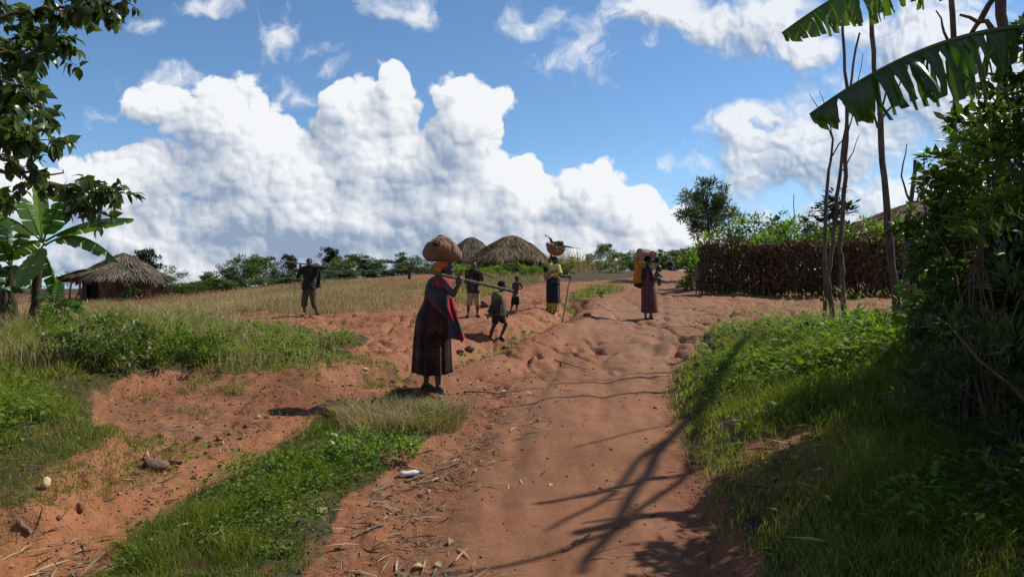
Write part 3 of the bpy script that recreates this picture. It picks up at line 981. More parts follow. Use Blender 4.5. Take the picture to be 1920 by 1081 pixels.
def build_hedgerow():
    used = set()
    G1, L1 = 'bushes behind the dry field', 'leafy green bush in the row behind the dry grass field'
    A = make_plant('bush', L1, 'bush', 3, 2.6, 4600, .17, M_BUSH, seed=3, spread=.13, ncl=46, tone0=.6, nup=.1)
    B = make_plant('bush', L1, 'bush', 3, 2.2, 4600, .16, M_BUSH2, seed=9, spread=.13, ncl=40, tone0=.6, nup=.1)
    C = make_plant('bush', L1, 'bush', 3, 3.0, 4600, .18, M_BUSH, seed=21, spread=.125, ncl=50, tone0=.6, nup=.1)
    D = make_plant('bush', L1, 'bush', 3, 1.5, 3200, .16, M_BUSH2, seed=27, shape='cone', spread=.10, ncl=46, tone0=.6, nup=.1)
    kinds = [A, D, B, D, C]
    # px, top py, depth, width px
    row = [(352, 530, 48, 60), (388, 503, 52, 62), (410, 522, 48, 50), (432, 492, 53, 52), (457, 479, 54, 52), (490, 478, 55, 58), (517, 498, 52, 46), (568, 500, 55, 50),
           (592, 487, 56, 44), (640, 482, 56, 46), (664, 476, 57, 48), (690, 471, 57, 56), (716, 484, 55, 50), (752, 464, 58, 56), (778, 480, 56, 46),
           (372, 527, 46, 60), (540, 516, 50, 60), (610, 504, 52, 60), (730, 502, 53, 60), (345, 530, 47, 50), (405, 520, 47, 60), (450, 512, 49, 60), (660, 504, 51, 60), (700, 502, 52, 60), (800, 500, 56, 50), (330, 545, 47, 46), (815, 488, 58, 50), (850, 484, 60, 50),
           (430, 522, 48, 50), (500, 518, 50, 50), (575, 518, 50, 46), (645, 512, 51, 50), (765, 502, 53, 50)]
    for i, (px, py, d, wp) in enumerate(row):
        b = gat(px, d)
        top = CAM_Z + (540.5 - py) / F * d
        h = max(top - b.z, .6)
        k = kinds[i % 5]
        sx = wp / F * d / 2.3 * rng.uniform(.75, 1.1)
        put(k, used, b, rng.uniform(0, 6.28), (sx, sx, h / 3.0), L1, G1)
    G2, L2 = 'bushes at the top of the road', 'green bush in the row beyond the top of the red road'
    row2 = [(1075, 476, 66, 50), (1104, 470, 66, 40), (1133, 456, 68, 40), (1163, 472, 64, 40), (1188, 470, 66, 36), (1212, 460, 68, 44), (1240, 460, 70, 44),
            (1262, 468, 66, 40), (1288, 462, 72, 40), (1305, 455, 72, 40), (1048, 480, 62, 40), (1092, 486, 60, 50), (1210, 484, 62, 40), (1175, 486, 62, 40), (1236, 482, 66, 36), (1270, 480, 72, 40), (1125, 484, 61, 40)]
    for i, (px, py, d, wp) in enumerate(row2):
        b = gat(px, d)
        h = max(CAM_Z + (540.5 - py) / F * d - b.z, .6)
        k = kinds[(i * 2 + 1) % 5]
        sx = wp / F * d / 2.3
        put(k, used, b, rng.uniform(0, 6.28), (sx, sx, h / 3.0), L2, G2)
    # low leafy plants on the green bank under the middle huts
    G3, L3 = 'low plants under the middle huts', 'low bright leafy plant on the bank below the round huts'
    P = make_plant('shrub', L3, 'shrub', 1, 1.3, 900, .12, M_LIME, seed=13, spread=.2, ncl=18, ratio=.6)
    Q = make_plant('shrub', L3, 'shrub', 1, 1.3, 900, .12, M_BUSH, seed=14, spread=.2, ncl=18, ratio=.6)
    row3 = [(872, 495, 42), (893, 492, 43), (915, 497, 42), (935, 493, 43), (958, 490, 42), (980, 492, 42), (1002, 495, 42), (1022, 493, 43), (905, 505, 40), (945, 504, 40), (985, 506, 40), (858, 490, 44)]
    for i, (px, py, d) in enumerate(row3):
        b = gat(px, d)
        h = max(CAM_Z + (540.5 - py) / F * d - b.z, .45)
        put((P, Q)[i % 3 == 1], used, b, rng.uniform(0, 6.28), (h * 1.0, h * 1.0, h), L3, G3)
    for px, py, d, wp, lb in ((1062, 488, 44, 42, 'dark rounded bush right behind the woman carrying the basket'),
                              (1148, 486, 50, 40, 'dark low round bush left of the upper road'), (1128, 540, 26, 16, 'small green tuft of leaves at the edge of the upper gully')):
        b = gat(px, d)
        h = max(CAM_Z + (540.5 - py) / F * d - b.z, .3)
        s = wp / F * d / 1.4
        put(Q, used, b, rng.uniform(0, 6.28), (s, s, h), lb, '')
        COL.objects
    # conifers
    CN = make_plant('cypress_tree', 'dark cypress standing behind the left thatched hut', 'tree', 4, 1.7, 4200, .24, M_CONIFER, seed=5, shape='column', spread=.085, ncl=60, ratio=.3, base=.05,
                    stem_name='trunk', trunk_r=.09, tone0=.5)
    for px, py, d, wp, lb in ((279, 456, 52, 40, 'dark cypress standing behind the left thatched hut'), (543, 470, 56, 26, 'slim dark conifer just left of the man with the stick across his shoulders'),
                              (617, 456, 58, 30, 'pointed dark conifer rising above the bushes right of the standing man')):
        b = gat(px, d)
        h = CAM_Z + (540.5 - py) / F * d - b.z
        s = wp / F * d / 1.6
        put(CN, used, b, rng.uniform(0, 6.28), (s, s, h / 4.0), lb)
    # round the left hut
    for px, py, d, wp, mat, lb, sd in ((326, 498, 43, 52, M_BUSH2, 'greyish bush pressed against the right side of the left hut', 31), (247, 533, 40, 30, M_BUSH, 'small bush growing in front of the left hut wall', 32),
                                       (112, 508, 46, 60, M_BUSH, 'green bush showing between the banana leaves and the left hut', 33), (92, 540, 40, 60, M_BUSH2, 'low bush left of the leaning poles of the left hut', 36),
                                       (30, 520, 44, 90, M_BUSH, 'wide bush far behind the banana stems', 37)):
        b = gat(px, d)
        h = CAM_Z + (540.5 - py) / F * d - b.z
        t = make_plant('bush', lb, 'bush', h, wp / F * d, 1300, .12, mat, seed=sd, ncl=22, spread=.17)
        t.location = b


def build_fence_plants():
    b = gat(1329, 38)
    h = CAM_Z + (540.5 - 338) / F * 38 - b.z
    t = make_plant('tree', 'feathery green tree standing behind the left end of the brown fence', 'tree', h, 3.3, 9000, .22, M_BUSH2, M_BARK2, seed=8, shape='tree', base=.42, ncl=46,
                   spread=.10, ratio=.26, hang=.3, stem_name='trunk', trunk_r=.10, tone0=.35)
    t.location = b
    b = gat(1298, 29.5)
    t = make_plant('bush', 'sunlit yellow green bush at the left end of the brown fence', 'bush', CAM_Z + (540.5 - 470) / F * 29.5 - b.z, 1.0, 1500, .12, M_LIME, seed=17, ncl=26, ratio=.5, spread=.16)
    t.location = b
    b = gat(1286, 30.0)
    t = make_plant('shrub', 'small leafy shrub at the road edge by the fence corner', 'shrub', .6, .7, 600, .11, M_BUSH, seed=18, ncl=16, ratio=.5, spread=.18)
    t.location = b
    used = set()
    A = make_plant('shrub', 'leafy green plant', 'shrub', 2.6, 1.7, 900, .20, M_LIME, seed=41, ncl=20, base=.4, spread=.15, ratio=.42, hang=.3)
    B = make_plant('shrub', 'leafy green plant', 'shrub', 2.6, 1.5, 800, .17, M_BUSH, seed=42, ncl=20, base=.4, spread=.15, ratio=.35, hang=.2)
    G, L = 'plants growing behind the brown fence', 'leafy green plant looking over the top of the brown brush fence'
    for i, (px, py, d) in enumerate([(1352, 436, 31), (1385, 428, 31), (1412, 410, 31), (1430, 408, 31), (1466, 424, 31), (1502, 414, 30), (1530, 426, 30), (1556, 432, 30), (1590, 424, 29.5), (1625, 418, 29), (1450, 438, 29), (1660, 420, 29), (1720, 412, 29)]):
        b = gat(px, d)
        h = CAM_Z + (540.5 - py) / F * d - b.z
        put((A, B)[(i % 5) in (1, 3)], used, b, rng.uniform(0, 6.28), (1, 1, h / 2.6), L, G)
    CN = make_plant('conifer', 'thin dark conifer', 'tree', 4, 1.1, 1500, .20, M_CONIFER, seed=6, shape='cone', spread=.07, ncl=36, ratio=.3, base=.45, stem_name='trunk', trunk_r=.05)
    for px, py, d, lb in ((1460, 392, 34, 'thin spindly conifer tip left of the tall dry pole'), (1513, 396, 36, 'small dark conifer tip right of the tall dry pole'), (1563, 350, 33, 'loose dark conifer behind the thin bare trunks')):
        b = gat(px, d)
        h = CAM_Z + (540.5 - py) / F * d - b.z
        s = 1.9 if px == 1563 else .9
        put(CN, used, b, rng.uniform(0, 6.28), (s, s, h / 4.0), lb)
    mb = MB()
    b = gat(1488, 32)
    tube(mb, wander(b, at(1489, 364, 32), 8, .02), np.linspace(.035, .015, 9), 6)
    for a, q in (((1488, 425), (1476, 392)), ((1488, 440), (1468, 385))):
        tube(mb, [at(*a, 32), at(*q, 32)], [.012, .006], 5)
    o = mb.obj('dry_pole', M_BARK)
    tag(o, 'tall thin dry pole sticking up behind the brown fence', 'pole')


def banana_leaf(base, tip, rise, W, droop, tear, tone=.5, seed=0, up=(0, 0, 1), n=44, petiole=.12):
    if tear > .8: n = 84
    g = np.random.default_rng(seed)
    mb = MB()
    base, tip = np.array(base, float), np.array(tip, float)
    L = np.linalg.norm(tip - base)
    mid = (base + tip) / 2 + np.array([0, 0, rise])
    t = np.linspace(0, 1, n)
    pts = ((1 - t) ** 2)[:, None] * base + (2 * t * (1 - t))[:, None] * mid + (t ** 2)[:, None] * tip
    T = unit(np.gradient(pts, axis=0))
    S = unit(np.cross(T, np.array(up, float)))
    N = np.cross(S, T)
    tp = np.clip((t - petiole) / (1 - petiole), 0, 1)
    w = W / 2 * np.clip(np.sin(np.pi * np.clip(tp * .93 + .05, 0, 1)) ** .55, 0, 1) * (tp > 0)
    tube(mb, pts, np.linspace(.022, .004, n) * (.6 + L * .25), 5, tone=min(tone + .4, .95))
    for sg in (-1, 1):
        i = int(n * petiole)
        while i < n - 1:
            ln = int(g.integers(1, 4) if tear > .8 else g.integers(2, 7)) if g.random() < tear else int(g.integers(6, 14))
            j = min(i + ln, n - 1)
            da = g.normal(0, .25) * tear
            ks = np.arange(i, j + 1)
            a = droop + da + .05 * np.sin(ks * 1.3)
            gap = np.interp(ks, [i, j], [1, -1]) * .5 * ln * L / n * tear * g.uniform(.1, .75)
            rows = []
            sh = 1 - (g.random() * .30 * tear)
            for q in (0, .35, .7, 1.0):
                aa = a + .45 * q * droop
                rows.append(pts[ks] + (sg * S[ks] * np.cos(aa)[:, None] - N[ks] * np.sin(aa)[:, None]) * (w[ks] * q * sh)[:, None]
                            + T[ks] * (gap * q + .16 * w[ks] * q * (1 - .3 * q))[:, None])
            V = np.stack(rows, 1)
            m = len(ks)
            ii = np.arange(m - 1)[:, None] * 4; jj = np.arange(3)[None, :]
            f = np.stack([ii + jj, ii + jj + 1, ii + 4 + jj + 1, ii + 4 + jj], -1).reshape(-1, 4)
            mb.add(V.reshape(-1, 3), f, np.clip(tone + g.normal(0, .08) + .05 * np.sin(ks * 2.1)[:, None].repeat(4, 1).ravel(), 0, 1))
            i = j
    return mb


def build_bananas():
    def plant(label, stem, leaves_, d, loc, seed):
        t = thing('banana_plant', label, 'banana plant', loc)
        inv = Vector(loc)
        sb = MB()
        p0, p1, r0, r1 = stem
        path = wander(Vector(p0) - inv, Vector(p1) - inv, 7, .015)
        tube(sb, path, np.linspace(r0, r1, 8), 10, rough=.12)
        st = sb.obj('pseudostem', M_BANSTEM, t, True)
        for i, (a, b, rise, W, dr, te, tone) in enumerate(leaves_):
            W *= 1.22 if d > 8 else 1.25
            banana_leaf(Vector(a) - inv, Vector(b) - inv, rise, W, dr, te, tone, seed + i).obj('leaf', M_BANANA, t)
        return t
    d = 13.0
    q = lambda x, y, dd=0: at(x, y, d + dd)
    cr = q(80, 455)
    plant('large banana plant with a pale upright leaf and torn leaves reaching right', (gat(58, 13), q(78, 470), .10, .065), [
        (cr, q(66, 322, .1), 0, .26, -.35, .03, .95), (cr, q(126, 352, -.2), .10, .46, .25, .25, .25), (q(85, 452), q(250, 410, -.4), .28, .34, .55, .12, .35),
        (q(84, 460), q(224, 494, -.3), .62, .36, .8, .6, .55), (q(84, 456), q(34, 538, -.7), .10, .36, .15, .08, 1.0), (cr, q(15, 486, .2), .30, .42, .4, .2, .30),
        (q(80, 470), q(110, 560, .5), .25, .34, .6, .5, .25), (cr, q(-20, 400, .3), .25, .40, .4, .3, .45), (cr, q(40, 370, .6), .1, .34, .1, .2, .35)], d, gat(58, 13), 100)
    cr = q(20, 500, .3)
    plant('banana plant at the left edge with several thick leaning stems', (gat(27, 13.3), cr, .10, .07), [
        (cr, q(-60, 470, .2), .35, .4, .6, .5, .4), (cr, q(8, 400, .3), .05, .34, .1, .2, .6), (cr, q(60, 540, -.3), .3, .34, .7, .6, .35), (cr, q(-30, 560, -.4), .35, .36, .9, .6, .3),
        (cr, q(-10, 440, -.3), .2, .36, .3, .3, .55), (cr, q(45, 420, .2), .12, .30, .3, .3, .5)], d, gat(27, 13.3), 130)
    cr = q(4, 545, -.4)
    plant('short banana stem at the very left edge with hanging dry leaves', (gat(10, 12.6), cr, .085, .06), [
        (cr, q(-70, 560, .1), .3, .3, .8, .7, .2), (cr, q(30, 600, -.1), .25, .26, 1.0, .8, .15), (cr, q(-20, 480, .3), .1, .3, .3, .4, .4), (cr, q(48, 548, .1), .2, .26, .6, .4, .3)], d, gat(10, 12.6), 150)
    cr = q(104, 572, -.4)
    plant('small young banana plant with low spreading leaves right of the large one', (gat(103, 12.6), cr, .045, .03), [
        (cr, q(156, 568, -.4), .16, .26, .6, .3, .5), (cr, q(178, 598, -.3), .28, .24, .7, .5, .45), (cr, q(66, 556, -.4), .18, .26, .5, .5, .55), (cr, q(76, 592, -.6), .2, .22, .9, .5, .35),
        (cr, q(112, 527, -.3), .04, .2, .1, .1, .7), (cr, q(140, 606, -.8), .24, .22, .9, .4, .3)], d, gat(103, 12.6), 170)
    # the plant at the right edge whose torn leaves hang over the bank
    s0 = gat(2110, 4.6)
    cr = at(2050, 60, 4.5)
    plant('banana plant at the right edge whose long torn leaves hang into view', (s0, cr, .12, .08), [
        (cr, at(1518, 214, 4.15), .40, .60, 1.0, .92, .12), (at(2060, -90, 4.6), at(1466, 62, 4.5), .50, .52, 1.0, 1.0, .55), (cr, at(2400, 100, 4.4), .5, .55, .8, .6, .3),
        (cr, at(2180, -320, 4.6), 0, .45, .2, .2, .6)], 4.6, s0, 200)


def build_overhang():
    """broad-leaved tree at the left whose branches hang into the top left corner"""
    base = gat(-330, 6.3)
    t = thing('tree', 'broad leaved tree whose dark leafy branches fill the top left corner', 'tree', base)
    sb, lb = MB(), MB()
    O = np.array(base)
    fork = at(-300, 180, 6.2)
    tube(sb, [p - base for p in wander(base - Vector((0, 0, .2)), at(-260, -250, 6.3), 10, .05)], np.linspace(.16, .07, 11), 9, rough=.1)
    br = [([(-270, 60), (-60, 40), (60, 22), (150, 14), (245, 2)], 6.0, 1.0, .8), ([(-280, 120), (-60, 110), (30, 100), (95, 96)], 5.7, 1.0, 1.5), ([(-280, 200), (-60, 190), (20, 178), (84, 200)], 6.1, 1.0, 1.5),
          ([(-290, 260), (-80, 235), (20, 255), (92, 262)], 5.8, 1.0, 1.3), ([(-290, 280), (-60, 270), (20, 300), (90, 345), (170, 372), (268, 372)], 5.6, .75, .55), ([(-290, 330), (-60, 340), (10, 372), (20, 380)], 5.9, 1.0, .4),
          ([(-260, -40), (-40, -20), (60, 50), (110, 60)], 6.3, 1.0, 1.4), ([(-260, -100), (-20, -60), (90, -20), (190, 10)], 5.9, 1.0, 1.2), ([(-280, 20), (-60, 60), (10, 75), (60, 130)], 6.4, 1.0, 1.6),
          ([(-280, 160), (-70, 150), (0, 150), (60, 165)], 5.5, 1.0, 1.5), ([(-280, 230), (-70, 220), (0, 215), (50, 245)], 6.3, 1.0, 1.5), ([(90, 345), (150, 352), (215, 362)], 5.55, .8, .8), ([(120, 355), (165, 392), (190, 395)], 5.6, .75, .35),
          ([(-100, 310), (0, 320), (75, 330), (118, 318)], 5.7, .9, .3)]
    for pts, d, s, dens in br:
        P = [at(x, y, d + .15 * math.sin(i * 2.1 + x)) - base for i, (x, y) in enumerate(pts)]
        path = []
        for i in range(len(P) - 1): path += wander(P[i], P[i + 1], 5, .025)[:-1]
        path.append(P[-1])
        tube(sb, path, np.linspace(.028, .004, len(path)), 6)
        A = np.array([tuple(p) for p in path])
        seg = A[2:]
        m = int(215 * dens)
        k = rng.integers(0, len(seg), m)
        # leafy twigs off the branch
        tw = rng.normal(0, 1, (m // 7 + 1, 3)); tw[:, 2] -= .5
        tw = unit(tw) * rng.uniform(.05, .26, (len(tw), 1)) * s
        kb = rng.integers(0, len(seg), len(tw))
        for q in range(len(tw)):
            a = seg[kb[q]]; b = a + tw[q]
            tube(sb, [a, (a + b) / 2 + rng.normal(0, .01, 3), b], [.005, .004, .002], 4, cap=False)
        wi = rng.integers(0, len(tw), m)
        f = rng.random((m, 1)) ** .6
        c = seg[kb[wi]] + tw[wi] * f
        dd = unit(tw[wi]) * .6 + rng.normal(0, .6, (m, 3)) + np.array([0, 0, -.55])
        nr = rng.normal(0, .6, (m, 3)) + np.array([0, 0, .8])
        leaves_fine(lb, c, dd, nr, rng.uniform(.075, .155, m) * s, .54, .14, .16, np.clip(rng.normal(.45, .25, m), 0, 1))
    sb.obj('trunk', M_BARK, t)
    lb.obj('crown', M_TREELEAF, t)


def build_bank_plants():
    spec = [(215, 668, 9.4, 1.15, .62, 2600, .062, M_BUSH, 'bush with dark and yellowing leaves on the left bank'), (330, 672, 9.8, 1.0, .45, 1700, .055, M_WEED, 'low green shrub on the left bank beside the yellowing bush'),
            (382, 668, 10.4, .7, .5, 1400, .055, M_WEED, 'bright green leafy clump at the edge of the left bank'), (110, 648, 11.5, 1.0, .5, 1400, .06, M_WEED, 'low weedy shrub under the banana plants'),
            (640, 630, 13.5, .7, .2, 500, .05, M_LIME, 'flat patch of bright leaves at the tip of the left bank'), (680, 872, 6.15, .75, .22, 1500, .042, M_LIME, 'bright green leafy clump on the grass strip'),
            (1620, 700, 8.2, .9, .34, 1500, .055, M_LIME, 'sunlit leafy clump below the thin bare trunks'), (1530, 690, 8.6, .8, .26, 1100, .05, M_WEED, 'small leafy clump on the right bank'),
            (540, 905, 5.7, .8, .16, 1300, .04, M_WEED, 'dark green creeping clump on the grass strip'), (1455, 640, 10.4, .7, .22, 700, .05, M_WEED, 'low leafy clump near the top of the right bank')]
    for i, (px, py, d, w, h, nl, ll, mat, lb) in enumerate(spec):
        t = make_plant('shrub', lb, 'shrub', h, w, nl, ll, mat, seed=60 + i, ncl=22, spread=.16 if h > .4 else .24, ratio=.5, base=.08, trunk_r=.012, tone0=.5 if i != 0 else .66)
        t.location = gat(px, d)
    # thin bare trunks on the bank
    def sapling(label, px, d, pts, r0, r1, twigs=()):
        b = gat(px, d)
        t = thing('sapling', label, 'tree', b)
        mb = MB()
        P = [Vector((0, 0, -.15))] + [at(x, y, d) - b for x, y in pts]
        path = []
        for i in range(len(P) - 1): path += wander(P[i], P[i + 1], 4, .012)[:-1]
        path.append(P[-1])
        tube(mb, path, np.linspace(r0, r1, len(path)), 8, rough=.22)
        mb.obj('trunk', M_BARK2, t, True)
        for tw in twigs:
            m2 = MB()
            Q = [at(x, y, d) - b for x, y in tw]
            pp = []
            for i in range(len(Q) - 1): pp += wander(Q[i], Q[i + 1], 3, .012)[:-1]
            pp.append(Q[-1])
            tube(m2, pp, np.linspace(r1 * .75, r1 * .25, len(pp)), 6, rough=.2)
            m2.obj('branch', M_BARK, t)
        return t
    sapling('thin forked bare trunk, leftmost of the bare trunks on the right bank', 1545, 12.4, [(1546, 500), (1552, 340), (1562, 260)], .040, .018, [[(1562, 262), (1545, 215), (1517, 175)], [(1556, 300), (1580, 262), (1590, 240)], [(1562, 260), (1556, 222), (1536, 170)]])
    sapling('crooked pale bare trunk with a bend low down, second from left on the right bank', 1561, 11.6, [(1557, 560), (1552, 515), (1562, 440), (1572, 350), (1582, 262), (1592, 180), (1612, 62)], .044, .016, [[(1580, 320), (1600, 285), (1612, 250)]])
    sapling('straight grey bare trunk third from left on the right bank', 1590, 11.3, [(1578, 520), (1574, 470), (1586, 330), (1588, 200), (1580, 60), (1574, -60)], .048, .017, [[(1586, 262), (1604, 190), (1618, 100)]])
    sapling('thickest bare trunk with broken branch stubs near its top', 1690, 10.4, [(1672, 500), (1664, 400), (1652, 270), (1644, 160), (1634, 40), (1626, -80)], .060, .024, [[(1648, 240), (1672, 200), (1690, 150), (1700, 112)], [(1646, 215), (1665, 160), (1672, 120)], [(1646, 240), (1632, 200), (1628, 168)]])
    sapling('dark bare trunk half hidden by the shrubs right of the thickest trunk', 1693, 13.0, [(1698, 480), (1708, 380), (1716, 300)], .06, .03, [[(1708, 380), (1690, 330), (1700, 270)]])
    sapling('slim dark trunk rising out of the shrubs to the top of the picture', 1800, 6.6, [(1792, 420), (1786, 250), (1789, 110), (1784, -60)], .030, .024, [[(1789, 110), (1770, 60), (1755, 20)], [(1788, 150), (1760, 130), (1748, 112)]])
    sapling('thick vine covered trunk near the right edge', 1890, 6.0, [(1888, 420), (1880, 240), (1886, 110), (1870, -60)], .055, .042, [[(1886, 110), (1850, 40), (1800, 28)], [(1884, 160), (1900, 60), (1930, 10)]])


def build_right_thicket():  # shrubs beyond the right edge are unseen, added to shade the bank
    # px, depth, height, width, leaves, leaf length, material, ratio, label
    spec = [(1872, 5.0, 2.3, .88, 4200, .085, M_DARKLEAF, .46, 'tall dark leafy shrub filling the right side of the view'), (1800, 5.4, 1.95, .7, 2600, .080, M_DARKLEAF, .50, 'dark shrub just right of the thickest bare trunk'),
            (1955, 4.5, 2.7, 1.0, 5500, .080, M_DARKLEAF, .44, 'tall dense dark shrub at the right edge'), (1935, 3.9, 1.05, 1.0, 7000, .06, M_FEATHER, .16, 'dark feathery bush in the bottom right corner'),
            (1830, 4.8, .85, .85, 6000, .06, M_FEATHER, .18, 'low feathery bush in shade below the dark shrubs'), (2170, 4.5, 3.0, 1.5, 4500, .10, M_DARKLEAF, .45, 'unseen dark shrub added beyond the right edge to shade the bank'),
            (2100, 3.5, 2.0, 1.3, 4500, .08, M_FEATHER, .2, 'unseen feathery bush added beyond the right edge to shade the bank'), (1880, 8.8, 2.2, 1.4, 3500, .10, M_DARKLEAF, .45, 'dark shrub at the back of the thicket'),
            (1915, 6.6, 2.6, 1.1, 3500, .090, M_DARKLEAF, .45, 'tall shrub with hanging leaves behind the vine covered trunk'), (2330, 4.4, 3.2, 1.7, 3500, .11, M_DARKLEAF, .45, 'unseen broad dark shrub added far beyond the right edge for shade'),
            (1752, 6.4, 2.1, .45, 260, .075, M_BUSH, .55, 'airy shrub with thin stems and scattered leaves beside the thickest trunk'), (1815, 7.0, 2.3, .6, 450, .08, M_BUSH, .5, 'loose tall shrub with gaps showing the sky behind the slim trunk')]
    for i, (px, d, h, w, nl, ll, mat, ra, lb) in enumerate(spec):
        fe = mat is M_FEATHER
        t = make_plant('shrub', lb, 'shrub', h, w, nl, ll, mat, seed=80 + i, ncl=60 if not fe else 70, spread=.085 if not fe else .07, ratio=ra, base=.03, hang=.35 if not fe else -.5, trunk_r=.024, stems=3, tone0=.45, fine=not fe)
        t.location = gat(px, d)
    # sunlit climbing vine with big heart shaped leaves
    mb, sb = MB(), MB()
    b = gat(1725, 6.1)
    c, tn = [], []
    for pts in ([(1712, 650), (1700, 600), (1720, 560), (1690, 535)], [(1712, 650), (1740, 600), (1735, 560), (1760, 540)], [(1720, 640), (1770, 610), (1790, 640)], [(1705, 640), (1690, 610), (1700, 575)]):
        P = [at(x + 12, y, 5.9 + .1 * i) - b for i, (x, y) in enumerate(pts)]
        path = []
        for i in range(len(P) - 1): path += wander(P[i], P[i + 1], 4, .02)[:-1]
        path.append(P[-1])
        tube(sb, path, .006, 5)
        for p in path[2:]:
            for _ in range(6): c.append(np.array(p) + rng.normal(0, .05, 3))
    c = np.array(c); n = len(c)
    leaves(mb, c, rng.normal(0, .7, (n, 3)) + np.array([-.2, 0, -.6]), rng.normal(0, .5, (n, 3)) + np.array([.6, -.5, .6]), rng.uniform(.05, .10, n), .85, .1, .12, np.clip(rng.normal(.7, .2, n), 0, .85), .3)
    t = thing('vine', 'sunlit climbing vine with bright heart shaped leaves beside the thickest trunk', 'vine', b)
    mb.obj('leaves', M_LIME, t); sb.obj('stem', M_BARK, t)
    # bright sprigs catching the sun high in the thicket
    used = set()
    S = make_plant('shrub', 'sunlit sprig', 'shrub', 2.9, .45, 420, .075, M_LIME, seed=97, ncl=9, base=.84, spread=.05, ratio=.4, stems=3, trunk_r=.018)
    for px, d, h, lb in ((1822, 4.4, 2.0, 'tall thin shrub with a sunlit yellow tip among the dark shrubs'), (1862, 4.1, 1.55, 'thin shrub with a bright green tip in front of the dark shrubs')):
        put(S, used, gat(px, d), rng.uniform(0, 6), (1, 1, h / 2.9), lb)


def build_leaning_tree():
    """bare leaning tree past the right edge; its limbs throw the long shadows on the road"""
    k = SUN / SUN.z
    def over(px, py, h):
        g = onground(px, py)
        return g + k * h
    base = Vector((8.1, 10.9, hz(8.1, 10.9)))
    t = thing('bare_tree', 'tall bare leaning tree past the right edge that shades the road', 'tree', base)
    mb = MB()
    main = [base - Vector((0, 0, .2)), over(1400, 640, 5.9), over(1345, 700, 5.9), over(1250, 830, 5.7), over(1160, 980, 5.6), over(1090, 1075, 5.5)]
    def grow(P, r0, r1):
        path = []
        for i in range(len(P) - 1): path += wander(P[i], P[i + 1], 4, .018)[:-1]
        path.append(P[-1])
        tube(mb, [p - base for p in path], np.linspace(r0, r1, len(path)), 7, rough=.2)
    grow(main, .060, .030)
    mb.obj('trunk', M_BARK, t)
    for P, r0 in (([over(1262, 815, 5.72), over(1150, 925, 5.2), over(1030, 992, 4.9)], .034), ([over(1330, 720, 5.88), over(1290, 885, 5.0), over(1175, 985, 4.7), over(1060, 1030, 4.6), over(830, 1080, 4.5)], .034),
                  ([over(1345, 700, 5.9), over(1260, 795, 5.2), over(1080, 838, 4.9)], .022)):
        mb = MB(); grow(P, r0, r0 * .55); mb.obj('branch', M_BARK, t)


build_hedgerow()
build_fence_plants()
build_bananas()
build_overhang()
build_bank_plants()
build_right_thicket()
build_leaning_tree()


# ------------------------------------------------------------------ huts and the brush fence
M_THATCH = mat_leaf('thatch', (.090, .062, .038), (.30, .225, .145), .08, .85, spec=.1)
M_THATCH_GREY = mat_leaf('thatch_grey', (.085, .066, .050), (.27, .22, .165), .08, .85, spec=.1)
M_MUD = mat_plain('mud_wall', (.095, .042, .026), (.175, .088, .055), 3.5, .95, .8, c3=(.055, .030, .022), bscale=9)
M_POLE = mat_plain('pole_wood', (.11, .078, .052), (.23, .175, .125), 18, .9, .6, stretch=(1, 1, .25))
M_BROWNLEAF = mat_leaf('dead_leaf', (.050, .026, .014), (.185, .098, .052), .12, .8, spec=.12, tip=(.30, .18, .10))
M_DARK = mat_plain('doorway_shade', (.012, .009, .007), (.02, .015, .012), 4, .95, 0)  # near-black colour standing for the shade inside the door


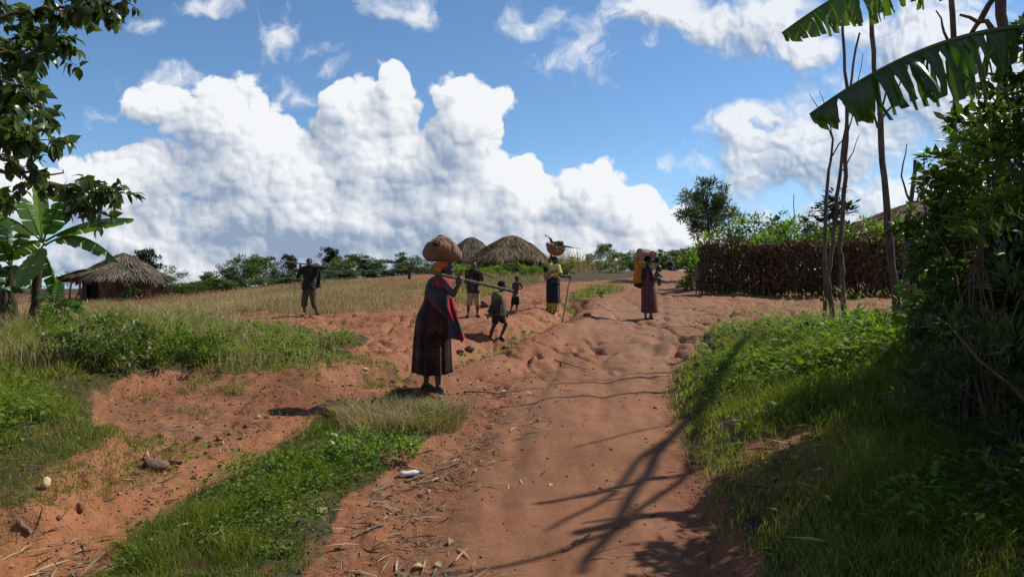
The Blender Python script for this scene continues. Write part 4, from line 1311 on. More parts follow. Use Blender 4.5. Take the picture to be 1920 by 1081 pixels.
def thatch_mesh(R_, zt, ze, sag=.18, hip=0.0, hipy=None, seed=1, n=9000, fringe=.22, jag=.06, width=.014, base=False, strawlen=.55):
    """straw laid down a conical or hipped roof, thick eaves, ragged fringe; hip lengthens the ridge"""
    g = np.random.default_rng(seed)
    mb = MB()
    hy = R_ if hipy is None else hipy

    def surf(th, t):            # t 0 at the peak, 1 at the eaves
        wob = 1 + .06 * np.sin(3 * th + seed) + .045 * np.sin(7 * th + 2 * seed)
        x = np.cos(th) * (R_ * t * wob + hip * (1 - t))
        y = np.sin(th) * hy * t * wob
        z = zt + (ze - zt) * (t ** (1 + sag)) + (.05 * np.sin(5 * th + 9 * t + seed) + .05 * np.sin(2 * th + 5 * t)) * t
        return np.stack([x, y, z], -1)
    m, rws = 56, 14
    th = np.linspace(0, 2 * np.pi, m, endpoint=False)
    tt = np.linspace(.004, 1.0, rws)
    V = surf(th[None, :].repeat(rws, 0), tt[:, None].repeat(m, 1))
    inner = V[::-1].copy(); inner[..., 2] -= .12; inner[..., :2] *= .97
    A = np.concatenate([V, inner], 0).reshape(-1, 3)
    i = np.arange(2 * rws - 1)[:, None] * m; j = np.arange(m)[None, :]; j2 = (j + 1) % m
    mb.add(A, np.stack([i + j, i + m + j, i + m + j2, i + j2], -1).reshape(-1, 4), .35)
    t0 = np.sqrt(g.random(n)) * .97 + .005
    a = g.random(n) * 2 * np.pi
    p = surf(a, t0); p2 = surf(a + g.normal(0, .03, n) / (t0 + .15), np.clip(t0 + .12, 0, 1.12))
    d = unit(p2 - p) + g.normal(0, .07, (n, 3))
    nrm = np.stack([np.cos(a) * .6, np.sin(a) * .6, np.full(n, .9)], 1) + g.normal(0, .3, (n, 3))
    tone = np.clip(.5 + .22 * np.sin(4 * a + seed) * np.sin(9 * t0 + seed) + g.normal(0, .22, n), 0, 1)
    lift = np.stack([np.cos(a) * .01, np.sin(a) * .01, .015 + .03 * g.random(n)], 1)
    leaves(mb, p + lift, d, nrm, strawlen * g.uniform(.5, 1.3, n), width * 2.4 / strawlen, .3, .02, tone)
    k = n // 3
    a = g.random(k) * 2 * np.pi
    p = surf(a, np.full(k, 1.0) - .05 * g.random(k))
    d = np.stack([np.cos(a) * .35, np.sin(a) * .35, -np.ones(k)], 1) + g.normal(0, .16, (k, 3))
    clump = 1 + .45 * np.sin(9 * a + seed) * np.sin(4 * a)
    leaves(mb, p + g.normal(0, .02, (k, 3)), d, np.stack([np.cos(a), np.sin(a), np.full(k, .2)], 1), fringe * clump * g.uniform(.5, 1.4, k), width * 2.2 / fringe, .3, .03, np.clip(g.normal(.45, .24, k), 0, 1))
    for tr in (.40, .70):           # courses of straw, one over the other
        k2 = n // 6
        a = g.random(k2) * 2 * np.pi
        p = surf(a, tr + .04 * np.sin(5 * a + seed) + .03 * g.random(k2)); q_ = surf(a, np.full(k2, tr + .15))
        leaves(mb, p + np.array([0, 0, .03]), unit(q_ - p) + g.normal(0, .10, (k2, 3)), np.stack([np.cos(a) * .6, np.sin(a) * .6, np.full(k2, .9)], 1), strawlen * g.uniform(.5, 1.1, k2), width * 2.4 / strawlen, .3, .04, np.clip(g.normal(.62, .22, k2), 0, 1))
    return mb


def wall_mesh(R_, h, hy=None, gap=None, bot=-.4, seed=1):
    """round mud wall with thickness and an opening at angle gap"""
    mb = MB()
    hy = R_ if hy is None else hy
    m = 64
    if gap is None: th = np.linspace(0, 2 * np.pi, m + 1)
    else: th = np.linspace(gap[0] + gap[1], gap[0] - gap[1] + 2 * np.pi, m)
    g = np.random.default_rng(seed)
    rr = 1 + .018 * np.sin(5 * th + seed) + .012 * np.sin(11 * th)
    zs = np.linspace(bot, h, 7)
    out = np.stack([np.stack([np.cos(th) * R_ * rr * (1 + .01 * np.sin(3 * z + 2 * th)), np.sin(th) * hy * rr, np.full(len(th), z)], 1) for z in zs])
    inn = out[::-1].copy(); inn[..., :2] *= .90
    A = np.concatenate([out, inn, out[:1]], 0)
    rws, c = A.shape[0], A.shape[1]
    i = np.arange(rws - 1)[:, None] * c; j = np.arange(c - 1)[None, :]
    mb.add(A.reshape(-1, 3), np.stack([i + j, i + j + 1, i + c + j + 1, i + c + j], -1).reshape(-1, 4))
    return mb


def straw_wall(R_, h, hy=None, n=2600, seed=2, splay=.2):
    """upright reeds and straw leaning against a hut wall"""
    g = np.random.default_rng(seed)
    hy = R_ if hy is None else hy
    a = g.random(n) * 2 * np.pi
    rad = 1 + .10 * g.random(n)
    p = np.stack([np.cos(a) * R_ * rad, np.sin(a) * hy * rad, -.2 + .3 * g.random(n)], 1)
    d = np.stack([-np.cos(a) * .06, -np.sin(a) * .06, np.ones(n)], 1) + g.normal(0, splay * .5, (n, 3))
    return leaves(MB(), p, d, np.stack([np.cos(a), np.sin(a), np.full(n, .1)], 1), h * g.uniform(.55, 1.2, n), .03, .3, .02, np.clip(g.normal(.38, .24, n), 0, 1))


def build_huts():
    # left hut: mud walls, hipped straw roof with a lean-to porch at its left
    b = gat(232, 42); b.z -= .02
    u = 42 / F
    t = thing('thatched_hut', 'mud walled hut with a wide grey straw roof and leaning porch poles on the left', 'hut', b)
    zt = at(0, 473, 42).z - b.z; ze = at(0, 519, 42).z - b.z
    thatch_mesh(2.42, zt, ze, -.05, .06, 2.2, 3, 9000, .34, width=.022, strawlen=.7).obj('roof', M_THATCH_GREY, t)
    w = wall_mesh(2.15, ze + .12, 1.95, (-1.95, .22), seed=4).obj('wall', M_MUD, t)
    mb = MB()
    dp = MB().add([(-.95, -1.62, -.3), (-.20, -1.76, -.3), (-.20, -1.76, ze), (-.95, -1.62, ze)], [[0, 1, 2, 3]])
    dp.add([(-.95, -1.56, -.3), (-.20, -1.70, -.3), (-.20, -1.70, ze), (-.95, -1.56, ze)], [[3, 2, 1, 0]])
    dp.obj('doorway_dark_sheet', M_DARK, t)  # dark sheet stands in for the unlit inside of the hut
    # porch roof at the left, carried by poles
    mb = MB(); g = np.random.default_rng(5); n = 2600
    uu, vv = g.random(n), g.random(n)
    p = np.stack([-1.5 - 1.75 * uu, -1.5 + 2.4 * vv, ze + .42 - .58 * uu + .05 * np.sin(9 * vv)], 1)
    leaves(mb, p, np.stack([-np.ones(n), g.normal(0, .12, n), -.35 + g.normal(0, .08, n)], 1), np.tile([0, 0, 1.], (n, 1)) + g.normal(0, .3, (n, 3)), .5 * g.uniform(.6, 1.3, n), .08, .3, .02, np.clip(g.normal(.42, .22, n), 0, 1))
    gx, gy = np.meshgrid(np.linspace(0, 1, 8), np.linspace(0, 1, 8), indexing='ij')
    V = np.stack([-1.45 - 1.8 * gx, -1.5 + 2.4 * gy, ze + .40 - .58 * gx], -1).reshape(-1, 3)
    i = np.arange(7)[:, None] * 8; j = np.arange(7)[None, :]
    f = np.stack([i + j, i + j + 1, i + 9 + j, i + 8 + j], -1).reshape(-1, 4)
    mb.add(V, f, .3); mb.add(V - np.array([0, 0, .09]), f[:, ::-1], .25)
    mb.obj('porch_roof', M_THATCH_GREY, t)
    for a, c in (((-3.0, -1.35, -.5), (-2.95, -1.3, ze - .05)), ((-1.7, -1.9, -.4), (-1.35, -1.75, ze + .12)), ((-2.9, .7, -.5), (-2.9, .7, ze)), ((-1.15, -2.1, -.4), (-1.6, -1.8, ze + .1)), ((1.15, -1.95, -.4), (1.2, -1.95, ze + .1)), ((-2.2, -1.7, -.4), (-2.0, -1.65, ze))):
        tube(MB(), wander(a, c, 5, .03), .045, 6, rough=.2).obj('pole', M_POLE, t)
    mb = MB()
    for q in range(6): tube(mb, wander((.6 + .1 * q, -2.0, .1 + .09 * q), (2.2, -1.25, .12 + .09 * q), 3, .01), .035, 5)
    mb.obj('stacked_sticks', M_POLE, t)
    # the two round huts near the top of the slope
    for px, pt, pe, d, rpx, lb, mt, sd in ((960, 441, 487, 47, 73, 'larger round hut with a golden brown straw roof behind the green bank', M_THATCH, 11), (884, 444, 484, 55, 46, 'smaller round hut with a grey straw roof left of the larger round hut', M_THATCH_GREY, 17)):
        b = gat(px, d)
        t = thing('round_hut', lb, 'hut', b)
        zt = at(0, pt, d).z - b.z; ze = at(0, pe, d).z - b.z; r = rpx * d / F
        thatch_mesh(r, zt, ze, .16, .12, None, sd, 9000, .30, width=.020, strawlen=.7).obj('roof', mt, t)
        wall_mesh(r * .82, ze + .1, None, None, seed=sd).obj('wall', M_MUD, t)
        straw_wall(r * .84, ze + .15, None, 2200, sd).obj('straw_screen', M_THATCH, t)
        for q in range(9):
            a = -2.9 + q * .33
            tube(MB(), [(math.cos(a) * r * .93, math.sin(a) * r * .93, -.4), (math.cos(a) * r * .92, math.sin(a) * r * .92, ze + .06)], .035, 6, rough=.2).obj('pole', M_POLE, t)
    # roof behind the brown fence
    b = gat(1745, 34)
    t = thing('thatched_hut', 'hut whose straw roof rises behind the brown fence and the bare trunks', 'hut', b)
    zt = at(0, 372, 34).z - b.z; ze = at(0, 446, 34).z - b.z
    thatch_mesh(5.0, zt, ze, .05, .2, None, 23, 9000, .3, width=.022, strawlen=.7).obj('roof', M_THATCH, t)
    wall_mesh(4.2, ze + .1, None, None, seed=23).obj('wall', M_MUD, t)
    # dry stalks by the round huts: upright reeds
    mb = MB(); g = np.random.default_rng(31); n = 1300
    px = np.clip(g.normal(1020, 55, n), 900, 1170); d = g.uniform(47, 58, n)
    x = (px - 960) / F * d
    z = H(x, d)
    blades(mb, x, d, z, g.uniform(.8, 1.9, n) * np.where(px < 1030, .7, 1), .022 + .012 * g.random(n), .05 + .2 * g.random(n), np.clip(g.normal(.30, .22, n), 0, 1))
    tag(mb.obj('dry_stalks', M_DRY), 'tall dry stalks standing beside the round huts', 'stalks', kind='stuff')


def build_fence():
    P = [at(1316, 548, 28.0), at(1420, 549, 27.0), at(1560, 552, 25.8), at(1700, 556, 25.0), at(1900, 560, 24.5), at(2200, 560, 24.5)]
    P = [Vector((p.x, p.y, hz(p.x, p.y))) for p in P]
    tops = [(1316, 456), (1420, 458), (1560, 452), (1700, 448), (1900, 446), (2200, 446)]
    hs = [CAM_Z + (540.5 - py) / F * p.y - p.z - .10 for (_, py), p in zip(tops, P)]
    t = thing('brush_fence', 'long brown fence of dead leafy branches with a rail on top', 'fence', P[0])
    o = P[0]
    cum = [0]
    for a, b in zip(P, P[1:]): cum.append(cum[-1] + (b - a).length)

    def on(s):
        for i in range(len(P) - 1):
            if s <= cum[i + 1] or i == len(P) - 2:
                f = (s - cum[i]) / (cum[i + 1] - cum[i])
                q = P[i].lerp(P[i + 1], f)
                return Vector((q.x, q.y, hz(q.x, q.y))) - o, hs[i] + (hs[i + 1] - hs[i]) * f
    g = np.random.default_rng(77)
    mb, tw = MB(), MB()
    n = 15000
    ss = g.random(n) * cum[-1]
    tab = [on(s) for s in np.linspace(0, cum[-1], 200)]
    T = np.array([tuple(a) + (h,) for a, h in tab])
    k = np.clip((ss / cum[-1] * 199).astype(int), 0, 199)
    base = T[k]
    v = g.random(n) ** .9
    bump = .16 * np.sin(ss * 1.9) + .10 * np.sin(ss * 4.3 + 1)
    v = v * (1 + .10 * np.sin(ss * 1.3 + 2) * np.sin(ss * 3.7))
    c = np.stack([base[:, 0] + g.normal(0, .06, n), base[:, 1] + bump - .32 * np.abs(g.normal(0, .6, n)) + .12, base[:, 2] + .12 + v * (base[:, 3] - .10)], 1)
    d = np.stack([g.normal(0, .5, n), -.35 + g.normal(0, .35, n), -1 + g.normal(0, .45, n)], 1)
    leaves(mb, c, d, np.stack([g.normal(0, .6, n), -np.ones(n), g.normal(.2, .5, n)], 1), g.uniform(.08, .24, n), .5, .3, .25, np.clip(.40 + .2 * np.sin(ss * 2.3) + g.normal(0, .2, n), 0, 1))
    n3 = 1800
    s3 = g.random(n3) * cum[-1]; k = np.clip((s3 / cum[-1] * 199).astype(int), 0, 199); b3 = T[k]
    top = .04 + .24 * np.sin(s3 * 1.7) * np.sin(s3 * .6 + 1)
    c = np.stack([b3[:, 0], b3[:, 1] + g.normal(0, .12, n3), b3[:, 2] + b3[:, 3] + top * g.random(n3) - .05], 1)
    leaves(mb, c, g.normal(0, 1, (n3, 3)) * [1, .6, .7], g.normal(0, 1, (n3, 3)), g.uniform(.10, .30, n3), .35, .3, .25, np.clip(g.normal(.62, .25, n3), 0, 1))
    o1 = mb.obj('dead_leaves', M_BROWNLEAF, t); o1['kind'] = 'stuff'
    m = 2200
    for s in g.random(m) * cum[-1]:
        a, h = on(s)
        q = g.random()
        p0 = a + Vector((0, .05 - .2 * g.random(), q * h * .7))
        tube(tw, [p0, p0 + Vector((g.normal(0, .3), -.22, g.uniform(.3, 1.0)))], [.012, .005], 4, cap=False)
    o2 = tw.obj('brushwood', M_BARK, t); o2['kind'] = 'stuff'
    s = .0
    while s < cum[-1] - .1:
        a, h = on(s)
        hh = h + g.uniform(-.1, .30)
        tube(MB(), wander(a + Vector((0, .02, -.25)), a + Vector((g.normal(0, .05), 0, hh)), 5, .02), .035, 6, rough=.2).obj('fence_post', M_BARK2, t)
        s += g.uniform(.8, 1.3)
    for i in range(4):
        a, h = on(i / 4 * cum[-1]); b, h2 = on((i + 1.06) / 4 * min(cum[-1], cum[-1]))
        tube(MB(), wander(a + Vector((0, -.05, h - .02)), b + Vector((0, -.05, h2 - .04)), 8, .025), .03, 6, rough=.2).obj('rail', M_POLE, t)
    vm = MB()
    for s0, wd, dn in ((1.2, .3, 40), (4.4, .3, 60), (6.6, .6, 110), (9.0, .5, 100)):
        n4 = dn; s4 = np.clip(s0 + g.normal(0, wd, n4), 0, cum[-1]); k = np.clip((s4 / cum[-1] * 199).astype(int), 0, 199); b4 = T[k]
        c = np.stack([b4[:, 0], b4[:, 1] - .32 + g.normal(0, .10, n4), b4[:, 2] + b4[:, 3] * (1.08 - np.abs(g.normal(0, .28, n4)))], 1)
        leaves(vm, c, g.normal(0, .6, (n4, 3)) + [0, -.3, -.6], g.normal(0, .5, (n4, 3)) + [.3, -.8, .5], g.uniform(.10, .20, n4), .6, .15, .15)
    vm.obj('climbing_vine', M_WEED, t)
    # green ground cover at the foot of the fence
    mb = MB(); n = 7500
    ss = g.random(n) * cum[-1]; k = np.clip((ss / cum[-1] * 199).astype(int), 0, 199)
    base = T[k]
    off = np.abs(g.normal(0, .35, n)) * (.7 + .4 * np.sin(ss * 1.3))
    hh = .62 * np.exp(-(off / .4) ** 2) * g.random(n) * (.6 + .5 * np.sin(ss * 2.1))
    c = np.stack([base[:, 0] + o.x, base[:, 1] + o.y - .12 - off, np.zeros(n)], 1)
    c[:, 2] = H(c[:, 0], c[:, 1]) + .02 + hh
    leaves(mb, c, g.normal(0, 1, (n, 3)) * [1, 1, .4] + [0, 0, .4], g.normal(0, .4, (n, 3)) + [0, 0, 1], g.uniform(.06, .14, n), .5, .15, .15)
    tag(mb.obj('ground_cover', M_DARKLEAF), 'dark green ground cover along the foot of the brown fence', 'weeds', kind='stuff')


def rock(name, label, loc, size, seed, mat=None, group=None):
    g = np.random.default_rng(seed)
    bm = bmesh.new()
    bmesh.ops.create_icosphere(bm, subdivisions=3, radius=1)
    pl = [(unit(g.normal(0, 1, 3)), g.uniform(.55, .9)) for _ in range(9)]
    for v in bm.verts:
        p = np.array(v.co)
        for nrm, dd in pl:
            q = p @ nrm
            if q > dd: p = p - nrm * (q - dd)
        v.co = Vector(p * (1 + .04 * g.normal())) * Vector(size).length / 1.732
        v.co = Vector((p[0] * size[0], p[1] * size[1], p[2] * size[2])) * (1 + .02 * g.normal())
    me = bpy.data.meshes.new(name); bm.to_mesh(me); bm.free()
    o = link(name, me, mat or M_STONE)
    o.location = loc
    return tag(o, label, 'stone', group)


def build_small_things():
    for px, py, s, lb, sd in ((292, 878, (.13, .09, .065), 'flat topped brown stone beside the left footpath', 1), (366, 857, (.055, .045, .035), 'small dark stone right of the flat topped stone', 2),
                              (330, 868, (.07, .03, .025), 'pale sliver of stone leaning on the flat topped stone', 3), (862, 662, (.085, .07, .06), 'small grey brown stone behind the skirt hem of the nearest woman', 4),
                              (882, 658, (.11, .09, .075), 'larger rounded stone at the edge of the gully behind the woman in the dark shawl', 5), (948, 652, (.08, .07, .07), 'dark round stone by the walking boy\'s front foot', 6),
                              (906, 575, (.2, .16, .14), 'dark boulder behind the legs of the boy in khaki shorts', 7), (1100, 590, (.12, .09, .04), 'flat stone on the road right of the walking stick', 8),
                              (1655, 583, (.14, .1, .06), 'dark lump of earth on the bare ground behind the thickest trunk', 9)):
        p = onground(px, py)
        rock('stone', lb, p + Vector((0, 0, s[2] * .35)), s, sd, MATS['clod'] if sd in (2, 9) else None)
    g = np.random.default_rng(91)
    for i, (px, py) in enumerate(((318, 880), (345, 848), (395, 838), (372, 824), (412, 826), (430, 815), (462, 800), (270, 862), (255, 890), (500, 785), (520, 772), (150, 960), (110, 975), (338, 800), (300, 820), (455, 775), (215, 905), (388, 850))):
        p = onground(px, py); r_ = g.uniform(.018, .045)
        rock('stone', 'small brown stone in the rubble along the left footpath', p + Vector((0, 0, r_ * .3)), (r_, r_ * g.uniform(.6, 1), r_ * g.uniform(.5, .9)), 200 + i, MATS['clod'] if i % 3 else None, 'rubble along the left footpath').rotation_euler = (0, 0, g.uniform(0, 6))
    # a yellowish lump and a piece of wood by the left edge
    p = onground(86, 916)
    o = rock('stone', 'pale yellow stone near the left edge of the picture', p + Vector((0, 0, .03)), (.035, .04, .055), 21, mat_plain('pale_stone', (.42, .30, .16), (.60, .46, .27), 9, .8, .3))
    for a, b, r, lb in (((760, 905), (872, 868), .011, 'long pale dry stalk lying across the litter beside the road'), ((745, 858), (812, 848), .012, 'short thick stalk lying above the plastic bottle'), ((1058, 1033), (1106, 1010), .012, 'split pale stick lying on the road near the bottom of the picture'),
                        ((238, 928), (335, 892), .006, 'thin straw stick lying along the left footpath'), ((36, 985), (58, 1012), .018, 'broken stub of wood by the footpath at the left edge'), ((660, 1010), (720, 985), .009, 'dark twig on the red soil beside the grass strip'),
                        ((1040, 676), (1100, 696), .012, 'crooked dark stick lying across the road'), ((700, 925), (745, 912), .008, 'brown twig among the dry leaves left of the road'), ((870, 736), (948, 742), .012, 'dry branch lying right of the woman in the dark shawl')):
        p, q = onground(*a), onground(*b)
        m = MB()
        path = wander(p + Vector((0, 0, r)), q + Vector((0, 0, r + .01)), 6, .006)
        tube(m, path, np.linspace(r, r * .6, 7), 6, rough=.3)
        tag(m.obj('stick', M_POLE), lb, 'stick')
    # discarded clear plastic bottle, squashed
    p = onground(768, 894)
    m, k, out = new_mat('scuffed_plastic')
    k.l.new(k.n('ShaderNodeBsdfPrincipled', {'Base Color': (.62, .60, .58, 1), 'Roughness': .25, 'Specular IOR Level': .6}).outputs[0], out.inputs[0])
    t = thing('plastic_bottle', 'squashed pale plastic bottle lying in the litter beside the road', 'bottle', p + Vector((0, 0, .022)), .35)
    mb = MB(); prof_ = [(-.085, .0), (-.083, .022), (-.05, .026), (-.02, .021), (.02, .025), (.05, .023), (.07, .011), (.082, .010)]
    tube(mb, [(x, .004 * math.sin(40 * x), 0) for x, _ in prof_], [max(r, .002) for _, r in prof_], 10)
    mb.obj('bottle_body', m, t, True)
    tube(MB(), [(.082, 0, 0), (.098, 0, 0)], .0125, 10).obj('cap', mat_plain('cap_blue', (.03, .06, .16), (.04, .08, .2), 4, .5, 0), t)
    # scraps of pale wrapper
    wm = mat_plain('wrapper', (.55, .55, .55), (.75, .74, .72), 6, .5, .3)
    for px, py, s, lb in ((686, 695, .045, 'crumpled white wrapper lying on soil left of the woman in the dark shawl'), (604, 960, .06, 'curled pale dead leaf at the edge of the grass strip'), (945, 735, .035, 'small white scrap in the litter right of the woman in the dark shawl')):
        p = onground(px, py)
        g = np.random.default_rng(px); m_ = 6
        X, Y = np.meshgrid(np.linspace(-1, 1, m_), np.linspace(-.6, .6, m_), indexing='ij')
        V = np.stack([X * s, Y * s, .012 + s * .25 * g.random((m_, m_))], -1)
        lo = V.copy(); lo[..., 2] -= .004
        i = np.arange(m_ - 1)[:, None] * m_; j = np.arange(m_ - 1)[None, :]
        f = np.stack([i + j, i + m_ + j, i + m_ + j + 1, i + j + 1], -1).reshape(-1, 4)
        mb = MB().add(V.reshape(-1, 3), f); mb.add(lo.reshape(-1, 3), f[:, ::-1])
        o = mb.obj('dead_leaf' if px == 604 else 'wrapper', M_LITTER if px == 604 else wm); o.location = p; o.rotation_euler = (0, 0, px * .7)
        tag(o, lb, 'leaf' if px == 604 else 'litter')


build_huts()
build_fence()
build_small_things()


# ------------------------------------------------------------------ people
V3 = lambda *a: np.array(a, float)


def sphere_mb(mb, c, r, rot=None, seg=16, rng_=10):
    th = np.linspace(0, np.pi, rng_ + 1)[1:-1]; ph = np.arange(seg) / seg * 2 * np.pi
    P = np.stack([np.sin(th)[:, None] * np.cos(ph)[None], np.sin(th)[:, None] * np.sin(ph)[None], np.cos(th)[:, None].repeat(seg, 1)], -1).reshape(-1, 3)
    P = np.vstack([P, [0, 0, 1], [0, 0, -1]]) * np.asarray(r, float)
    if rot is not None: P = P @ np.array(rot).T
    n = len(th)
    i = np.arange(n - 1)[:, None] * seg; j = np.arange(seg)[None]; j2 = (j + 1) % seg
    mb.add(P + np.asarray(c, float), np.stack([i + j, i + seg + j, i + seg + j2, i + j2], -1).reshape(-1, 4))
    tri = np.concatenate([np.stack([np.arange(seg), (np.arange(seg) + 1) % seg, np.full(seg, n * seg)], -1), np.stack([(np.arange(seg) + 1) % seg + (n - 1) * seg, np.arange(seg) + (n - 1) * seg, np.full(seg, n * seg + 1)], -1)])
    mb.add(P + np.asarray(c, float), tri)


def yawm(a, tilt=0.0):
    return Matrix.Rotation(a, 3, 'Z') @ Matrix.Rotation(tilt, 3, 'Y')


def blob(name, prims, mat, parent, voxel=.010, smooth=3, folds=0.0, fscale=9.0, seed=0, sdir=(.35, .2)):
    """grow one continuous skin over capsules, ellipsoids and flat-ended tubes"""
    mb = MB()
    for p in prims:
        if p[0] == 'e': sphere_mb(mb, p[1], p[2], p[3] if len(p) > 3 else None)
        elif p[0] == 't': tube(mb, [p[1], (np.asarray(p[1]) + np.asarray(p[3])) / 2, p[3]], [p[2], (p[2] + p[4]) / 2, p[4]], 14)
        else:
            a, ra, b, rb = np.asarray(p[1], float), p[2], np.asarray(p[3], float), p[4]
            sphere_mb(mb, a, (ra,) * 3, None, 12, 8); sphere_mb(mb, b, (rb,) * 3, None, 12, 8)
            if np.linalg.norm(b - a) > 1e-4: tube(mb, [a, (a + b) / 2, b], [ra, (ra + rb) / 2, rb], 12)
    o = mb.obj(name, mat, parent, True)
    md = o.modifiers.new('r', 'REMESH'); md.mode = 'VOXEL'; md.voxel_size = voxel; md.use_smooth_shade = True
    ms = o.modifiers.new('s', 'SMOOTH'); ms.factor = .5; ms.iterations = smooth
    bpy.context.view_layer.update()
    dg = bpy.context.evaluated_depsgraph_get()
    me = bpy.data.meshes.new_from_object(o.evaluated_get(dg))
    me.name = name
    o.modifiers.clear()
    o.data = me
    if len(me.materials) == 0: me.materials.append(mat)
    if folds:
        n = len(me.vertices)
        co = np.empty(n * 3, np.float32); me.vertices.foreach_get('co', co); co = co.reshape(-1, 3)
        no = np.empty(n * 3, np.float32); me.vertices.foreach_get('normal', no); no = no.reshape(-1, 3)
        u, v = (co[:, 0] + co[:, 1] * .9) * fscale + seed, co[:, 2] * fscale * sdir[0] + co[:, 1] * fscale * sdir[1]
        co = co + no * (folds * (1.6 * fbm(u, v, 3, seed + 3)))[:, None]
        me.vertices.foreach_set('co', co.astype(np.float32).ravel())
    me.polygons.foreach_set('use_smooth', np.ones(len(me.polygons), bool))
    me.update()
    return o


def hand(w, d, nrm, curl, k=1.0, thumb=1):
    w, d, nrm = np.asarray(w, float), unit(np.asarray(d, float)), np.asarray(nrm, float)
    nrm = unit(nrm - d * (nrm @ d)); s = np.cross(d, nrm)
    pr = []
    for i in range(4):
        kn = w + (d * (.088 - .006 * abs(i - 1)) + s * (i - 1.5) * .0195) * k
        pr.append(('c', w + s * (i - 1.5) * .011 * k, .016 * k, kn, .0125 * k))
        a, p = curl * .75, kn
        for ln, r in zip(np.array([.042, .027, .021]) * [.92, 1.05, 1.0, .8][i] * k, (.0092, .0083, .0075)):
            q = p + (d * math.cos(a) + nrm * math.sin(a)) * ln
            pr.append(('c', p, (r + .0006) * k, q, r * k)); p = q; a += curl
    b = w + (d * .028 + s * thumb * .030) * k
    m_ = b + unit(s * thumb * .75 + d * .7 + nrm * .45) * .040 * k
    e = m_ + unit(s * thumb * .1 + d * .8 + nrm * (.3 + curl * .5)) * .032 * k
    pr += [('c', w + d * .01 * k, .016 * k, b, .0145 * k), ('c', b, .0135 * k, m_, .0105 * k), ('c', m_, .0105 * k, e, .0085 * k)]
    return pr


def head_prims(c, yaw, k=1.0, tilt=0.0):
    """head with face, looking along +x turned by yaw"""
    M = np.array(yawm(yaw, tilt)); c = np.asarray(c, float)
    f = lambda x, y, z: c + M @ (V3(x, y, z) * k)
    e = lambda p, r: ('e', f(*p), tuple(q * k for q in r), M)
    return [e((0, 0, .022), (.095, .076, .092)), e((.022, 0, -.050), (.066, .056, .062)), e((.075, 0, -.088), (.020, .026, .016)), e((.094, 0, -.012), (.012, .014, .026)), e((.104, 0, -.026), (.013, .018, .011)),
            e((.086, 0, -.058), (.013, .024, .011)), e((.086, .032, .022), (.014, .024, .009)), e((.086, -.032, .022), (.014, .024, .009)), e((.068, .045, -.022), (.02, .02, .02)), e((.068, -.045, -.022), (.02, .02, .02)),
            e((-.004, .078, -.012), (.016, .010, .030)), e((-.004, -.078, -.012), (.016, .010, .030))]


def eyes(parent, c, yaw, k=1.0, tilt=0.0):
    M = np.array(yawm(yaw, tilt)); c = np.asarray(c, float)
    for s in (-1, 1):
        mb = MB(); sphere_mb(mb, c + M @ (V3(.081, s * .033, .002) * k), (.011 * k,) * 3, None, 10, 8)
        mb.obj('eye', MATS['eye'], parent, True)


def limb(a, ra, b, rb, bulge=0.0):
    a, b = np.asarray(a, float), np.asarray(b, float)
    m_ = a * .62 + b * .38
    return [('c', a, ra, m_, (ra * .6 + rb * .4) + bulge), ('c', m_, (ra * .6 + rb * .4) + bulge, b, rb)]


def foot(ankle, toe, k=1.0):
    a, t = np.asarray(ankle, float), np.asarray(toe, float)
    d = unit(V3(t[0] - a[0], t[1] - a[1], 0)); s = V3(-d[1], d[0], 0)
    g = min(a[2], t[2])
    heel = V3(a[0], a[1], t[2] + .004) - d * .045 * k
    ball = V3(*t) - d * .055 * k
    pr = [('c', a, .033 * k, heel + V3(0, 0, .018) * k, .030 * k), ('c', a, .030 * k, ball + V3(0, 0, .012 * k), .022 * k)]
    for i in range(5):
        o_ = s * (i - 2) * .0165 * k
        pr += [('c', heel + V3(0, 0, .008 * k), .020 * k, ball + o_, .017 * k), ('c', ball + o_, .015 * k, V3(*t) + o_ * 1.05 - d * .006 * abs(i - 1) * k, .0105 * k)]
    return pr


def skeleton(j, k=1.0, yaw=0.0, fat=1.0):
    """prims of a whole body from joints: head neck chest pelvis, and pairs sh el wr hip kn an toe as lists"""
    M = np.array(yawm(yaw))
    pr = head_prims(j['head'], j.get('look', yaw), k * j.get('hk', 1.0), j.get('nod', 0))
    hd = np.asarray(j['head'], float); nk = np.asarray(j['neck'], float); ch = np.asarray(j['chest'], float); pv = np.asarray(j['pelvis'], float)
    pr += [('c', hd - V3(0, 0, .06 * k), .050 * k, nk, .054 * k), ('e', ch, (.105 * k * fat, .145 * k * fat, .165 * k), M), ('e', (ch + pv) / 2, (.092 * k * fat, .125 * k * fat, .16 * k), M), ('e', pv, (.112 * k * fat, .15 * k * fat, .13 * k), M)]
    for i in (0, 1):
        sh, el, wr = j['sh'][i], j['el'][i], j['wr'][i]
        pr += [('c', nk - V3(0, 0, .03 * k), .046 * k, sh, .052 * k)]
        pr += limb(sh, .052 * k, el, .037 * k, .003) + limb(el, .038 * k, wr, .025 * k, .002)
        hd_ = j['hand'][i] if 'hand' in j else None
        if hd_: pr += hand(wr, hd_[0], hd_[1], hd_[2], k * .96, hd_[3] if len(hd_) > 3 else 1)
        hp, kn, an = j['hip'][i], j['kn'][i], j['an'][i]
        pr += limb(hp, .080 * k * fat, kn, .050 * k, .004) + limb(kn, .050 * k, an, .031 * k, .008)
        pr += foot(an, j['toe'][i], k)
    return pr


